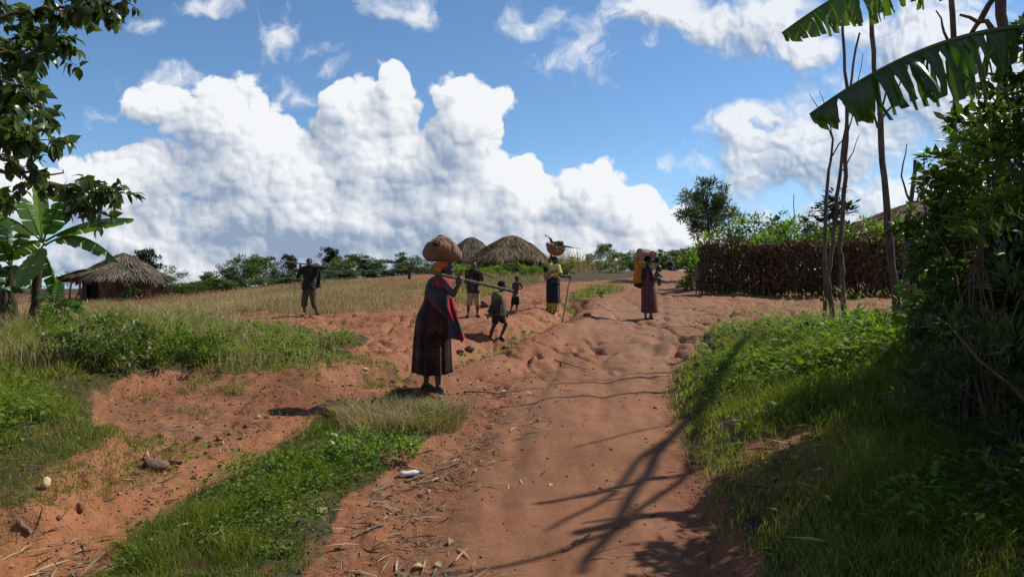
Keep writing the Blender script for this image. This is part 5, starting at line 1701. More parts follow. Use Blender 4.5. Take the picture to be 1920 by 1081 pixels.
def skirt(name, rings, mat, parent, m=72, nf=9, seed=0, thick=.006):
    """hanging cloth: rings (cx, cy, z, rx, ry, fold depth) from the top down, smoothly joined"""
    R_ = np.array(rings, float)
    z = np.linspace(0, 1, 34); src = np.linspace(0, 1, len(R_))
    Q = np.stack([np.interp(z, src, R_[:, i]) for i in range(6)], 1)
    ker = np.ones(5) / 5
    for i in range(6): Q[2:-2, i] = np.convolve(Q[:, i], ker, 'valid')
    th = np.arange(m) / m * 2 * np.pi
    fold = np.sin(nf * th + seed) * .6 + np.sin((nf * 1.7) // 1 * th + 2 * seed) * .4
    fz = 1 + .25 * np.sin(3 * th[None] + 6 * z[:, None])
    rr = 1 + Q[:, 5:6] * fold[None] * fz
    X = Q[:, 0:1] + np.cos(th)[None] * Q[:, 3:4] * rr
    Y = Q[:, 1:2] + np.sin(th)[None] * Q[:, 4:5] * rr
    Z = Q[:, 2:3] + 0 * X + (.012 * np.sin(2 * th + seed))[None] * z[:, None] ** 3
    out = np.stack([X, Y, Z], -1)
    inn = out[::-1].copy()
    inn[..., 0] = (inn[..., 0] - Q[::-1, 0:1]) * (1 - thick / .2) + Q[::-1, 0:1]
    inn[..., 1] = (inn[..., 1] - Q[::-1, 1:2]) * (1 - thick / .2) + Q[::-1, 1:2]
    A = np.concatenate([out, inn, out[:1]], 0)
    n = A.shape[0]
    i = np.arange(n - 1)[:, None] * m; j = np.arange(m)[None]; j2 = (j + 1) % m
    mb = MB().add(A.reshape(-1, 3), np.stack([i + j, i + m + j, i + m + j2, i + j2], -1).reshape(-1, 4))
    return mb.obj(name, mat, parent, True)


def sheet(name, A, B, mat, parent, n=14, m=8, ripple=.01, thick=.006):
    """a piece of cloth between two edges given as point lists"""
    A, B = np.array(A, float), np.array(B, float)
    t = np.linspace(0, 1, n)
    la = np.stack([np.interp(t, np.linspace(0, 1, len(A)), A[:, i]) for i in range(3)], 1)
    lb = np.stack([np.interp(t, np.linspace(0, 1, len(B)), B[:, i]) for i in range(3)], 1)
    s = np.linspace(0, 1, m)
    P = la[:, None] * (1 - s)[None, :, None] + lb[:, None] * s[None, :, None]
    P[..., 1] += ripple * np.sin(9 * s[None] + 5 * t[:, None]) - .02 * np.sin(np.pi * s)[None]
    Q = P.copy(); Q[..., 1] += thick
    i = np.arange(n - 1)[:, None] * m; j = np.arange(m - 1)[None]
    f = np.stack([i + j, i + j + 1, i + m + j + 1, i + m + j], -1).reshape(-1, 4)
    mb = MB().add(P.reshape(-1, 3), f); mb.add(Q.reshape(-1, 3), f[:, ::-1])
    return mb.obj(name, mat, parent, True)


def mat_cloth(name, c1, c2, scale=30, rough=.85, extra=None):
    """woven cloth with faded wear; extra(k, coordinate, colour) adds a print"""
    m, k, out = new_mat(name)
    tc = k.n('ShaderNodeTexCoord').outputs['Object']
    c = k.mix(k.sstep(k.noise(tc, scale * .35, 4, .6), .35, .65), c1, c2)
    if extra: c = extra(k, tc, c)
    pb = k.n('ShaderNodeBsdfPrincipled', {'Base Color': c, 'Roughness': rough, 'Specular IOR Level': .12, 'Sheen Weight': .12})
    b = k.n('ShaderNodeBump', {'Strength': .35, 'Distance': .01, 'Height': k.noise(tc, scale, 4, .6)})
    k.l.new(b.outputs[0], pb.inputs['Normal'])
    k.l.new(pb.outputs[0], out.inputs[0])
    return m


def print_medallion(k, tc, c):
    x, y, z = k.n('ShaderNodeSeparateXYZ', {0: tc}).outputs
    px, pz = .30, .34
    fx = k.m('SUBTRACT', k.m('FLOORED_MODULO', k.m('ADD', x, -.076 + px * 2.5), px), px / 2)
    fz = k.m('SUBTRACT', k.m('FLOORED_MODULO', k.m('ADD', z, -.50 + pz * 2.5), pz), pz / 2)
    dia = k.m('ADD', k.m('MULTIPLY', k.m('ABSOLUTE', fx), 1.25), k.m('ABSOLUTE', fz))
    r = k.n('ShaderNodeVectorMath', {0: k.n('ShaderNodeCombineXYZ', {0: fx, 1: fz, 2: 0.0}).outputs[0]}, operation='LENGTH').outputs['Value']
    band = lambda q, a, w: k.m('LESS_THAN', k.m('ABSOLUTE', k.m('SUBTRACT', q, a)), w)
    c = k.mix(k.m('LESS_THAN', dia, .132), c, (.028, .008, .010))
    gold = k.m('MAXIMUM', k.m('MAXIMUM', band(r, .055, .008), band(r, .022, .009)), band(dia, .125, .006))
    c = k.mix(k.m('MULTIPLY', gold, .38), c, (.17, .12, .05))
    c = k.mix(k.m('MULTIPLY', band(dia, .165, .022), .5), c, (.085, .008, .014))
    return c


def print_shawl(k, tc, c):
    x, y, z = k.n('ShaderNodeSeparateXYZ', {0: tc}).outputs
    P = k.n('ShaderNodeCombineXYZ', {0: x, 1: z, 2: 0.0}).outputs[0]

    def spot(cx, cz, rx, rz):
        e = k.v('MULTIPLY_ADD', P, (1 / rx, 1 / rz, 0), (-cx / rx, -cz / rz, 0))
        return k.m('LESS_THAN', k.v('LENGTH', e), 1.0)
    # diagonal woven border
    ln = k.m('ABSOLUTE', k.m('ADD', k.m('MULTIPLY', x, .707), k.m('MULTIPLY_ADD', z, .707, -.825)))
    bd = k.m('MULTIPLY', k.m('LESS_THAN', ln, .016), k.m('MULTIPLY', k.m('LESS_THAN', x, .14), k.m('GREATER_THAN', x, -.04)))
    red = k.m('MAXIMUM', bd, spot(.16, 1.39, .14, .075))
    for q in ((.27, 1.08, .07, .17), (.385, .69, .055, .085)): red = k.m('MAXIMUM', red, spot(*q))
    c = k.mix(red, c, (.26, .016, .028))
    low = k.m('MULTIPLY', k.m('LESS_THAN', k.m('ADD', k.m('MULTIPLY', x, .707), k.m('MULTIPLY', z, .707)), .805), k.m('LESS_THAN', x, .21))
    return k.mix(low, c, print_medallion(k, tc, k.mix(0.0, (.030, .012, .014), (0, 0, 0))))


def print_plaid(k, tc, c):
    x, y, z = k.n('ShaderNodeSeparateXYZ', {0: tc}).outputs
    a = k.m('SINE', k.m('MULTIPLY', x, 62.0)); b = k.m('SINE', k.m('MULTIPLY', z, 48.0))
    c = k.mix(k.m('MULTIPLY', k.m('GREATER_THAN', a, .35), .6), c, (.17, .045, .045))
    c = k.mix(k.m('MULTIPLY', k.m('GREATER_THAN', b, .55), .6), c, (.15, .05, .05))
    return k.mix(k.m('MULTIPLY', k.m('GREATER_THAN', k.m('MULTIPLY', a, b), .72), .8), c, (.20, .10, .10))


def print_speck(k, tc, c):
    n = k.noise(tc, 42, 2, .5)
    c = k.mix(k.sstep(n, .52, .56), c, (.035, .025, .02))
    return k.mix(k.sstep(k.noise(tc, 26, 2, .5), .60, .63), c, (.40, .10, .03))


def print_stripe(k, tc, c):
    z = k.n('ShaderNodeSeparateXYZ', {0: tc}).outputs[2]
    return k.mix(k.m('GREATER_THAN', k.m('SINE', k.m('MULTIPLY', z, 95.0)), .2), c, (.22, .16, .12))


def build_people():
    eye = mat_plain('eye', (.10, .08, .07), (.3, .27, .25), 40, .3, 0, .5)
    skin = mat_plain('skin', (.034, .018, .011), (.055, .030, .019), 14, .42, .12, .5, bscale=90)
    skin2 = mat_plain('skin_brown', (.052, .026, .016), (.075, .040, .025), 12, .48, .12, .4, bscale=90)  # lighter brown skin for the small boy and the held baby
    hair = mat_plain('hair', (.008, .007, .006), (.016, .014, .012), 60, .85, .8, .1, bscale=120)
    W = lambda d, py: d

    # ---- woman in the dark shawl, nearest
    g = onground(812, 736)
    sc = g.y / 9.0
    t = thing('person', 'nearest woman, in a grey and red shawl and long skirt, sack on her head', 'person', g)
    t.scale = (sc,) * 3
    hd = V3(.158, 0, 1.555)
    pole = (V3(-.29, -.185, 1.575), V3(1.01, -.155, 1.270))
    ph = pole[0] + (pole[1] - pole[0]) * ((.352 + .29) / 1.30)
    j = dict(head=hd, neck=V3(.10, 0, 1.43), chest=V3(.07, 0, 1.26), pelvis=V3(0, 0, .92), look=.12,
             sh=[V3(.11, .17, 1.39), V3(.12, -.16, 1.39)], el=[V3(.20, .22, 1.13), V3(.275, -.235, 1.235)], wr=[V3(.26, .05, 1.00), V3(.338, -.215, 1.352)],
             hand=[(V3(.3, -.9, 0), V3(-.6, 0, .3), .3, 1), (V3(.02, .10, 1), V3(.12, 1, .15), .95, -1)],
             hip=[V3(-.02, .09, .90), V3(.02, -.09, .90)], kn=[V3(-.05, .08, .50), V3(.07, -.10, .50)], an=[V3(-.10, .06, .10), V3(.075, -.12, .085)], toe=[V3(.07, .02, .022), V3(.19, -.26, .018)])
    body = blob('body', skeleton(j, 1.0, .05), skin, t, .0065, 2)
    eyes(t, hd, .12)
    skirt('skirt', [(.02, 0, 1.12, .15, .15, .01), (.0, 0, .98, .205, .19, .02), (-.005, 0, .80, .222, .20, .05), (-.008, 0, .55, .230, .205, .085), (-.012, 0, .24, .245, .215, .115)], mat_cloth('skirt_print', (.020, .009, .011), (.036, .014, .017), 24, .85, print_medallion), t, 120, 11, 1.3)
    sh = skirt('shawl', [(.10, 0, 1.475, .075, .085, .01), (.085, -.01, 1.43, .135, .195, .02), (.075, -.01, 1.36, .165, .235, .025), (.075, -.01, 1.24, .180, .240, .03), (.075, -.01, 1.12, .198, .245, .04), (.055, -.01, .99, .250, .255, .07), (.045, -.01, .86, .255, .255, .085), (.030, -.01, .74, .243, .245, .09)],
               mat_cloth('shawl_cloth', (.030, .029, .036), (.056, .054, .064), 26, .85, print_shawl), t, 96, 7, .4)
    sheet('shawl_flap', [(.10, -.262, 1.10), (.22, -.245, .95), (.30, -.20, .80), (.375, -.17, .63)], [(.245, -.18, 1.20), (.285, -.20, 1.06), (.345, -.19, .90), (.415, -.16, .70)], MATS['shawl_cloth'], t, 24, 12, .028)
    sheet('shawl_flap', [(.10, -.262, 1.10), (.0, -.27, 1.0), (.02, -.275, .86), (.12, -.27, .74)], [(.22, -.245, 1.0), (.24, -.24, .94), (.28, -.22, .86), (.36, -.18, .66)], MATS['shawl_cloth'], t, 24, 12, .028)
    orange = mat_cloth('orange_scarf', (.50, .105, .030), (.68, .19, .06), 26, .8)
    sc_ = blob('headscarf', [('e', V3(.125, 0, 1.600), (.100, .088, .072)), ('e', V3(.085, 0, 1.565), (.066, .082, .070))], orange, t, .008, 2, .007, 22, 3)
    blob('scarf_knot', [('e', V3(.045, -.05, 1.600), (.045, .04, .032)), ('e', V3(.085, -.085, 1.625), (.045, .025, .026), yawm(.2, .5)), ('e', V3(.04, -.06, 1.545), (.030, .022, .042)), ('e', V3(.085, -.08, 1.535), (.028, .018, .036))], orange, t, .007, 1, .006, 30, 5)
    # hoe over her shoulder
    h = thing('hoe', 'long wooden hoe carried over the shoulder of the woman in the dark shawl', 'hoe', g); h.scale = (sc,) * 3
    mb = MB(); tube(mb, [p for p in wander(pole[0], pole[1], 8, .003)], np.linspace(.021, .019, 9), 10, rough=.1); mb.obj('handle', M_POLE, h, True)
    iron = mat_plain('iron', (.05, .042, .038), (.10, .075, .06), 12, .6, .3)
    bm = MB(); A = pole[0]
    for dx in (0, .012):
        pass
    q = [(-.010, -.06, .02), (.012, -.06, .02), (.012, .06, .02), (-.010, .06, .02), (-.012, -.085, -.15), (.002, -.085, -.15), (.002, .085, -.15), (-.012, .085, -.15)]
    bm.add(np.array(q) + A + V3(.02, 0, 0), [[0, 1, 2, 3], [7, 6, 5, 4], [0, 4, 5, 1], [1, 5, 6, 2], [2, 6, 7, 3], [3, 7, 4, 0]]); bm.obj('blade', iron, h)
    # sack on her head
    b = thing('sack', 'brown cloth sack bundle balanced on the head of the nearest woman', 'sack', g); b.scale = (sc,) * 3
    sackm = mat_cloth('sackcloth', (.150, .078, .046), (.230, .125, .078), 18, .9)
    blob('bag', [('e', V3(.11, 0, 1.795), (.235, .20, .155)), ('e', V3(.02, .0, 1.755), (.165, .18, .115)), ('e', V3(.215, 0, 1.745), (.155, .17, .115)), ('e', V3(.11, 0, 1.87), (.165, .14, .105)), ('c', V3(.11, 0, 1.90), .09, V3(.105, 0, 1.965), .022), ('e', V3(.29, 0, 1.725), (.085, .10, .075))], sackm, b, .010, 14, .012, 11.5, 8, (.25, .6))
    mb = MB(); sphere_mb(mb, V3(.065, -.165, 1.855), (.036, .05, .032)); mb.obj('tied_opening', mat_plain('sack_hole_shade', (.02, .014, .012), (.04, .028, .02), 20, .9, .3), b, True)  # dark lump stands in for the shade in the sack's tied hole
    mb = MB()
    tube(mb, [V3(.115 + .052 * math.cos(a), -.178 + .02 * math.sin(a * 2), 1.868 + .048 * math.sin(a)) - V3(.05, 0, .012) for a in np.linspace(0, 6.283, 15)], .011, 7); mb.obj('gathered_rim', sackm, b, True)

    # ---- man with the stick across his shoulders
    g = onground(584, 593); m_ = .00233; sc = g.y / 21.0
    q = lambda x, y, d=0.: V3((x - 430) * m_, d, (905 - y) * m_)
    t = thing('person', 'man in a dark jacket and rolled olive trousers with a stick across his shoulders', 'person', g); t.scale = (sc,) * 3
    hd = q(402, 228, -.02); yw = -1.25
    j = dict(head=hd, neck=q(405, 285, .01), chest=q(405, 385, .01), pelvis=q(398, 560), look=yw,
             sh=[q(318, 308, .0), q(498, 305, .02)], el=[q(262, 420, -.06), q(572, 305, .03)], wr=[q(288, 292, -.01), q(612, 292, .02)],
             hand=[(V3(.0, .25, 1), V3(.1, 1, .1), .9, 1), (V3(1, .1, -.15), V3(.1, .0, -1), .5, 1)],
             hip=[q(362, 575), q(440, 575)], kn=[q(338, 735, -.03), q(462, 745, -.02)], an=[q(338, 872, .02), q(498, 872, .02)], toe=[q(322, 898, -.13), q(556, 898, -.06)])
    blob('body', skeleton(j, .98, yw), skin, t, .0085, 2); eyes(t, hd, yw, .98)
    mb = MB(); blob('hair', [('e', hd + V3(0, .02, .035), (.088, .088, .082))], hair, t, .010, 1, .004, 60, 2)
    jk = mat_cloth('dark_jacket', (.016, .013, .013), (.030, .025, .024), 22)
    blob('jacket', [('e', q(405, 385, .01), (.21, .135, .22)), ('e', q(400, 500, .0), (.205, .13, .20)), ('t', q(400, 480), .20, q(400, 572), .215), ('c', q(405, 292, .01), .07, q(318, 308), .075), ('c', q(405, 292, .01), .07, q(498, 305, .02), .075)]
         + [('c', q(318, 308), .074, q(262, 420, -.06), .062), ('t', q(262, 420, -.06), .062, q(282, 315, -.02), .048), ('c', q(498, 305, .02), .074, q(572, 305, .03), .062), ('t', q(572, 305, .03), .060, q(600, 296, .02), .050)], jk, t, .011, 3, .014, 8, 4)
    sheet('jacket_front', [q(500, 330, -.10), q(508, 440, -.13), q(500, 560, -.13)], [q(545, 310, -.05), q(552, 440, -.10), q(555, 555, -.11)], jk, t, 12, 8, .02, .03)
    sheet('shirt_tail', [q(432, 490, -.155), q(436, 545, -.16)], [q(478, 495, -.155), q(484, 540, -.15)], mat_cloth('grey_shirt', (.10, .10, .11), (.17, .17, .18), 20), t, 6, 6, .01, .01)
    ol = mat_cloth('olive_trousers', (.050, .043, .026), (.082, .072, .046), 20)
    blob('trousers', [('e', q(398, 575), (.185, .13, .12)), ('t', q(362, 575), .100, q(340, 735, -.03), .082), ('t', q(340, 735, -.03), .082, q(337, 790, -.01), .084), ('t', q(440, 575), .100, q(462, 745, -.02), .084), ('t', q(462, 745, -.02), .084, q(478, 805, 0), .086)], ol, t, .011, 2, .014, 8, 6)
    st = thing('stick', 'straight stick resting across the shoulders of the man in the dark jacket', 'stick', g); st.scale = (sc,) * 3
    mb = MB(); tube(mb, wander(q(112, 222, .05), q(748, 304, .05), 8, .004), np.linspace(.026, .016, 9), 9, rough=.1); mb.obj('shaft', M_POLE, st, True)

    # ---- man in khaki shorts behind the nearest woman
    g = onground(886, 593); m_ = .00328; sc = g.y / 21.5
    q = lambda x, y, d=0.: V3((x - 225) * m_, d, (652 - y) * m_)
    t = thing('person', 'youth in dark coat and khaki shorts with a pole on his shoulder', 'person', g); t.scale = (sc,) * 3
    hd = q(238, 185, -.02); yw = -1.35
    j = dict(head=hd, neck=q(238, 222), chest=q(236, 285), pelvis=q(238, 420), look=yw, sh=[q(182, 242), q(292, 242)], el=[q(165, 330, .03), q(312, 312, -.06)], wr=[q(172, 400, -.03), q(294, 262, -.10)],
             hand=[(V3(0, -.1, -1), V3(1, 0, 0), .35, 1), (V3(-.3, .1, 1), V3(-.2, 1, .2), .9, 1)],
             hip=[q(212, 425), q(262, 425)], kn=[q(188, 545, -.02), q(272, 545, -.02)], an=[q(184, 630, .02), q(268, 630, .02)], toe=[q(172, 649, -.15), q(290, 649, -.13)])
    blob('body', skeleton(j, .95, yw), skin, t, .0085, 2); eyes(t, hd, yw, .95)
    blob('hair', [('e', hd + V3(0, .02, .034), (.084, .086, .080))], hair, t, .010, 1, .004, 60, 2)

    def streak(k, tc, c):
        n = k.noise(k.v('MULTIPLY', tc, (9, 1, 2.2)), 3.0, 3, .6)
        return k.mix(k.sstep(n, .60, .66), c, (.20, .17, .16))
    blob('coat', [('e', q(236, 285), (.195, .13, .19)), ('t', q(237, 300), .175, q(237, 438), .195), ('c', q(236, 232), .07, q(184, 243), .075), ('c', q(236, 232), .07, q(292, 243), .075), ('c', q(182, 242), .072, q(165, 330, .03), .062), ('t', q(165, 330, .03), .062, q(171, 385, -.02), .052),
                  ('c', q(292, 242), .072, q(312, 312, -.06), .060), ('t', q(312, 312, -.06), .060, q(298, 275, -.09), .048)], mat_cloth('streaked_coat', (.018, .012, .012), (.034, .022, .022), 20, .85, streak), t, .011, 3, .014, 8, 14)
    kh = mat_cloth('khaki', (.26, .175, .105), (.36, .25, .155), 20)
    blob('shorts', [('e', q(238, 432), (.17, .125, .10)), ('t', q(212, 430), .098, q(190, 552, -.02), .092), ('t', q(262, 430), .098, q(272, 552, -.02), .092)], kh, t, .011, 2, .012, 8, 16)
    sd_ = mat_plain('red_sandal', (.14, .035, .025), (.2, .06, .04), 20, .6, .2)
    for (a, b) in ((j['an'][0], j['toe'][0]), (j['an'][1], j['toe'][1])):
        d_ = unit(V3(b[0] - a[0], b[1] - a[1], 0))
        blob('sandal', [('c', V3(a[0], a[1], .006) - d_ * .05, .036, V3(b[0], b[1], .006), .036), ('c', V3(b[0], b[1], .03) - d_ * .07 + V3(-.04, 0, 0), .014, V3(b[0], b[1], .03) - d_ * .07 + V3(.04, 0, 0), .014)], sd_, t, .010, 1)
    blob('pouch', [('e', q(166, 372, -.10), (.050, .035, .095))], kh, t, .010, 2, .01, 9, 17)
    st = thing('stick', 'slanting pole held on the shoulder of the youth in khaki shorts', 'stick', g); st.scale = (sc,) * 3
    mb = MB(); tube(mb, wander(q(150, 180, -.02), q(452, 303, -.14), 8, .004), np.linspace(.018, .022, 9), 9, rough=.1); mb.obj('shaft', M_POLE, st, True)

    # ---- boy walking up out of the gully
    g = onground(928, 645); m_ = .002215; sc = g.y / 14.5
    q = lambda x, y, d=0.: V3((x - 470) * m_, d, (895 - y) * m_)
    t = thing('person', 'boy in an oversized faded coat and dark shorts striding across the gully', 'person', g); t.scale = (sc,) * 3
    hd = q(536, 372); yw = .25
    j = dict(head=hd, neck=q(520, 432), chest=q(505, 500), pelvis=q(505, 640), look=yw, hk=1.12, sh=[q(500, 462, .11), q(508, 462, -.11)], el=[q(540, 560, .14), q(452, 555, -.15)], wr=[q(560, 620, .12), q(420, 628, -.14)],
             hand=[(V3(.5, 0, -.8), V3(0, -1, 0), .4, 1), (V3(-.45, 0, -.8), V3(.5, .5, 0), .45, -1)],
             hip=[q(520, 655, .06), q(490, 655, -.06)], kn=[q(572, 725, .06), q(450, 765, -.06)], an=[q(525, 838, .05), q(418, 868, -.05)], toe=[q(575, 866, .02), q(452, 890, -.10)])
    blob('body', skeleton(j, .76, yw), skin, t, .007, 2); eyes(t, hd, yw, .85)
    blob('hair', [('e', hd + V3(-.012, 0, .030), (.084, .074, .076))], hair, t, .009, 1, .004, 60, 2)

    def patch(k, tc, c):
        x, y, z = k.n('ShaderNodeSeparateXYZ', {0: tc}).outputs
        return k.mix(k.m('MULTIPLY', k.sstep(k.m('MULTIPLY_ADD', k.noise(tc, 14, 4, .6), .3, z), .98, 1.10), .7), c, (.16, .125, .05))
    blob('coat', [('e', q(500, 500), (.115, .165, .150)), ('t', q(500, 500), .135, q(494, 650), .160), ('c', q(520, 448), .06, q(505, 468, .11), .062), ('c', q(520, 448), .06, q(508, 468, -.11), .062), ('c', q(500, 468, .11), .060, q(540, 560, .14), .056), ('t', q(540, 560, .14), .056, q(556, 610, .12), .050),
                  ('c', q(508, 468, -.11), .062, q(452, 555, -.15), .058), ('t', q(452, 555, -.15), .058, q(424, 622, -.14), .054), ('e', q(462, 470), (.06, .12, .09))], mat_cloth('faded_coat', (.034, .028, .020), (.062, .052, .036), 20, .85, patch), t, .010, 3, .014, 9, 24)
    blob('shorts', [('e', q(503, 648), (.095, .12, .075)), ('t', q(520, 650, .06), .075, q(556, 705, .06), .070), ('t', q(490, 650, -.06), .075, q(466, 720, -.06), .070)], mat_cloth('black_shorts', (.012, .011, .012), (.022, .020, .02), 20), t, .010, 2, .010, 9, 26)

    # ---- small bare-chested boy
    g = onground(963, 582); m_ = .00354; sc = g.y / 23.0
    q = lambda x, y, d=0.: V3((x - 600) * m_, d, (600 - y) * m_)
    t = thing('person', 'small bare chested boy in dark shorts standing behind the striding boy', 'person', g); t.scale = (sc,) * 3
    hd = q(628, 308); yw = -.9
    j = dict(head=hd, neck=q(626, 345), chest=q(626, 390), pelvis=q(615, 475), look=yw, hk=1.15, sh=[q(598, 355, .02), q(656, 355, -.02)], el=[q(592, 405, .03), q(680, 392, -.02)], wr=[q(592, 445, -.03), q(660, 408, -.10)],
             hand=[(V3(.1, 0, -1), V3(1, 0, 0), .4, 1), (V3(-.8, -.3, .3), V3(0, 0, -1), .5, 1)],
             hip=[q(600, 480), q(632, 480)], kn=[q(590, 540, -.02), q(632, 542, -.02)], an=[q(578, 588, .02), q(626, 588, .02)], toe=[q(566, 598, -.10), q(636, 598, -.12)])
    blob('body', skeleton(j, .72, yw), skin2, t, .008, 2); eyes(t, hd, yw, .8)
    blob('hair', [('e', hd + V3(0, .012, .028), (.070, .074, .066))], hair, t, .009, 1, .003, 60, 2)
    blob('shorts', [('e', q(616, 478), (.11, .09, .07)), ('t', q(600, 480), .072, q(590, 548, -.02), .066), ('t', q(632, 480), .072, q(632, 548, -.02), .066)], MATS['black_shorts'], t, .010, 2, .008, 9, 36)

    # ---- woman with the basket, yellow blouse
    g = onground(1037, 588); m_ = .0025; sc = g.y / 20.0
    q = lambda x, y, d=0.: V3((x - 340) * m_, d, (952 - y) * m_)
    t = thing('person', 'woman in yellow blouse and navy wrap, basket on her head, staff in hand', 'person', g); t.scale = (sc,) * 3
    hd = q(360, 352); yw = -.35
    top = q(352, 296)
    j = dict(head=hd, neck=q(355, 412), chest=q(355, 480), pelvis=q(340, 620), look=yw, sh=[q(320, 432, .14), q(395, 430, -.10)], el=[q(302, 360, .16), q(420, 530, -.14)], wr=[q(322, 288, .05), q(505, 540, -.20)],
             hand=[(V3(.3, 0, 1), V3(.6, -.3, .2), .5, 1), (V3(1, -.15, .05), V3(.1, 1, -.1), .95, 1)],
             hip=[q(318, 640), q(362, 640)], kn=[q(312, 770), q(365, 770)], an=[q(308, 918, .03), q(352, 918, 0)], toe=[q(292, 945, -.12), q(338, 945, -.16)])
    blob('body', skeleton(j, .96, yw), skin, t, .0085, 2); eyes(t, hd, yw, .95)
    blob('head_wrap', [('e', hd + V3(-.02, .01, .045), (.098, .088, .070))], mat_cloth('black_wrap', (.012, .011, .012), (.022, .02, .022), 22), t, .010, 2, .006, 18, 41)
    ye = mat_cloth('yellow_blouse', (.48, .44, .10), (.62, .58, .17), 20)
    blob('blouse', [('e', q(355, 470), (.17, .155, .15)), ('t', q(355, 480), .165, q(350, 545), .165), ('c', q(352, 418), .06, q(322, 434, .14), .07), ('c', q(352, 418), .06, q(395, 430, -.10), .075), ('t', q(395, 430, -.10), .072, q(412, 502, -.13), .078), ('t', q(320, 432, .14), .07, q(308, 386, .155), .066)], ye, t, .011, 3, .012, 9, 43)
    skirt('navy_wrap', [(.02, 0, 1.08, .15, .15, .02), (.005, 0, .95, .185, .18, .03), (-.005, 0, .75, .195, .19, .04), (.0, 0, .50, .195, .19, .05), (.005, 0, .32, .205, .195, .06)], mat_cloth('navy_cloth', (.012, .012, .024), (.022, .022, .040), 22), t, 72, 7, 2.2)
    skirt('underskirt', [(-.01, 0, .50, .165, .16, .03), (-.01, 0, .30, .172, .17, .05), (-.012, 0, .065, .180, .175, .07)], mat_cloth('yellow_print', (.44, .26, .03), (.55, .36, .06), 20, .85, print_speck), t, 72, 8, 3.1)
    sl = mat_cloth('tan_wrap', (.22, .115, .075), (.32, .18, .125), 20)
    blob('carrying_wrap', [('e', q(280, 528, .05), (.115, .13, .135)), ('c', q(290, 500, -.08), .065, q(395, 470, -.15), .050), ('c', q(275, 560, .0), .07, q(370, 535, -.15), .045)], sl, t, .011, 3, .014, 9, 45)
    # baby on her back
    bb = thing('person', 'baby carried on the back of the woman in the yellow blouse', 'person', g); bb.scale = (sc,) * 3
    hb = q(258, 458, .02)
    blob('body', head_prims(hb, 2.6, .72) + [('c', hb - V3(-.01, 0, .07), .035, hb - V3(-.03, 0, .13), .05), ('e', q(284, 525, .05), (.065, .08, .12)), ('c', q(282, 500, .12), .03, q(315, 500, .16), .024), ('c', q(282, 500, -.05), .03, q(312, 510, -.12), .022)]
         + limb(q(290, 575, .1), .05, q(345, 590, .22), .036) + limb(q(345, 590, .22), .036, q(350, 640, .24), .024) + limb(q(290, 575, -.05), .05, q(350, 590, -.19), .036) + limb(q(350, 590, -.19), .034, q(400, 622, -.22), .024) + foot(q(400, 622, -.22), q(430, 630, -.24), .5) + foot(q(350, 640, .24), q(375, 655, .25), .5)
         + hand(q(315, 500, .16), V3(1, 0, 0), V3(0, -1, 0), .5, .55) + hand(q(312, 510, -.12), V3(1, 0, 0), V3(0, 1, 0), .5, .55), skin, bb, .007, 2)
    blob('hair', [('e', hb + V3(-.006, 0, .022), (.066, .062, .058))], hair, bb, .009, 1, .003, 60, 2)
    # staff
    st = thing('walking_stick', 'walking staff held by the woman in the yellow blouse', 'staff', g); st.scale = (sc,) * 3
    gz = hz(g.x + q(432, 935)[0] * sc, g.y - .22 * sc) - g.z
    mb = MB(); tube(mb, wander(q(536, 512, -.215), V3(*(q(432, 935)[:1]), -.22, gz / sc), 8, .006), np.linspace(.016, .018, 9), 8, rough=.15); mb.obj('shaft', M_POLE, st, True)
    # basket with roots and sticks
    bk = thing('basket', 'woven bowl basket tilted on the head of the woman in the yellow blouse', 'basket', g); bk.scale = (sc,) * 3
    c0 = q(372, 205); rot = np.array(Matrix.Rotation(.33, 3, 'Y'))
    m, k, out = new_mat('wicker')
    tc = k.n('ShaderNodeTexCoord').outputs['Object']
    wv = k.n('ShaderNodeTexWave', {'Vector': tc, 'Scale': 22.0, 'Distortion': 2.0}, bands_direction='Z').outputs['Fac']
    k.l.new(k.n('ShaderNodeBsdfPrincipled', {'Base Color': k.mix(wv, (.13, .070, .035), (.27, .160, .085)), 'Roughness': .8, 'Normal': k.n('ShaderNodeBump', {'Strength': .5, 'Distance': .01, 'Height': wv}).outputs[0]}).outputs[0], out.inputs[0])
    a = np.linspace(0, 1, 12); m2 = 40; th = np.arange(m2) / m2 * 2 * np.pi
    rr = .265 * np.sin(a * np.pi / 2) ** .75; zz = -.235 * np.cos(a * np.pi / 2)
    rr[0] = .02
    outer = np.stack([np.stack([np.cos(th) * r_, np.sin(th) * r_, np.full(m2, z_)], 1) for r_, z_ in zip(rr, zz)])
    inner = outer[::-1] * .94
    A = np.concatenate([outer, inner], 0); n_ = A.shape[0]
    i = np.arange(n_ - 1)[:, None] * m2; jj = np.arange(m2)[None]; j2 = (jj + 1) % m2
    mb = MB().add((A.reshape(-1, 3) @ rot.T) + c0, np.stack([i + jj, i + jj + (j2 - jj), i + m2 + j2, i + m2 + jj], -1).reshape(-1, 4)); mb.obj('bowl', m, bk, True)
    mb = MB(); tube(mb, [(rot @ V3(math.cos(x) * .262, math.sin(x) * .262, 0)) + c0 for x in np.linspace(0, 6.283, 33)], .012, 7); mb.obj('rim', m, bk, True)
    mb = MB(); gg = np.random.default_rng(4); n_ = 420
    aa = gg.random(n_) * 6.283; r_ = .24 * np.sqrt(gg.random(n_))
    pp = np.stack([np.cos(aa) * r_, np.sin(aa) * r_, gg.uniform(-.05, .03, n_)], 1) @ rot.T + c0
    leaves(mb, pp, np.stack([np.cos(aa), np.sin(aa), gg.uniform(.0, .9, n_)], 1) + gg.normal(0, .4, (n_, 3)), np.tile([0, 0, 1.], (n_, 1)) + gg.normal(0, .4, (n_, 3)), gg.uniform(.06, .15, n_), .25, .2, .1)
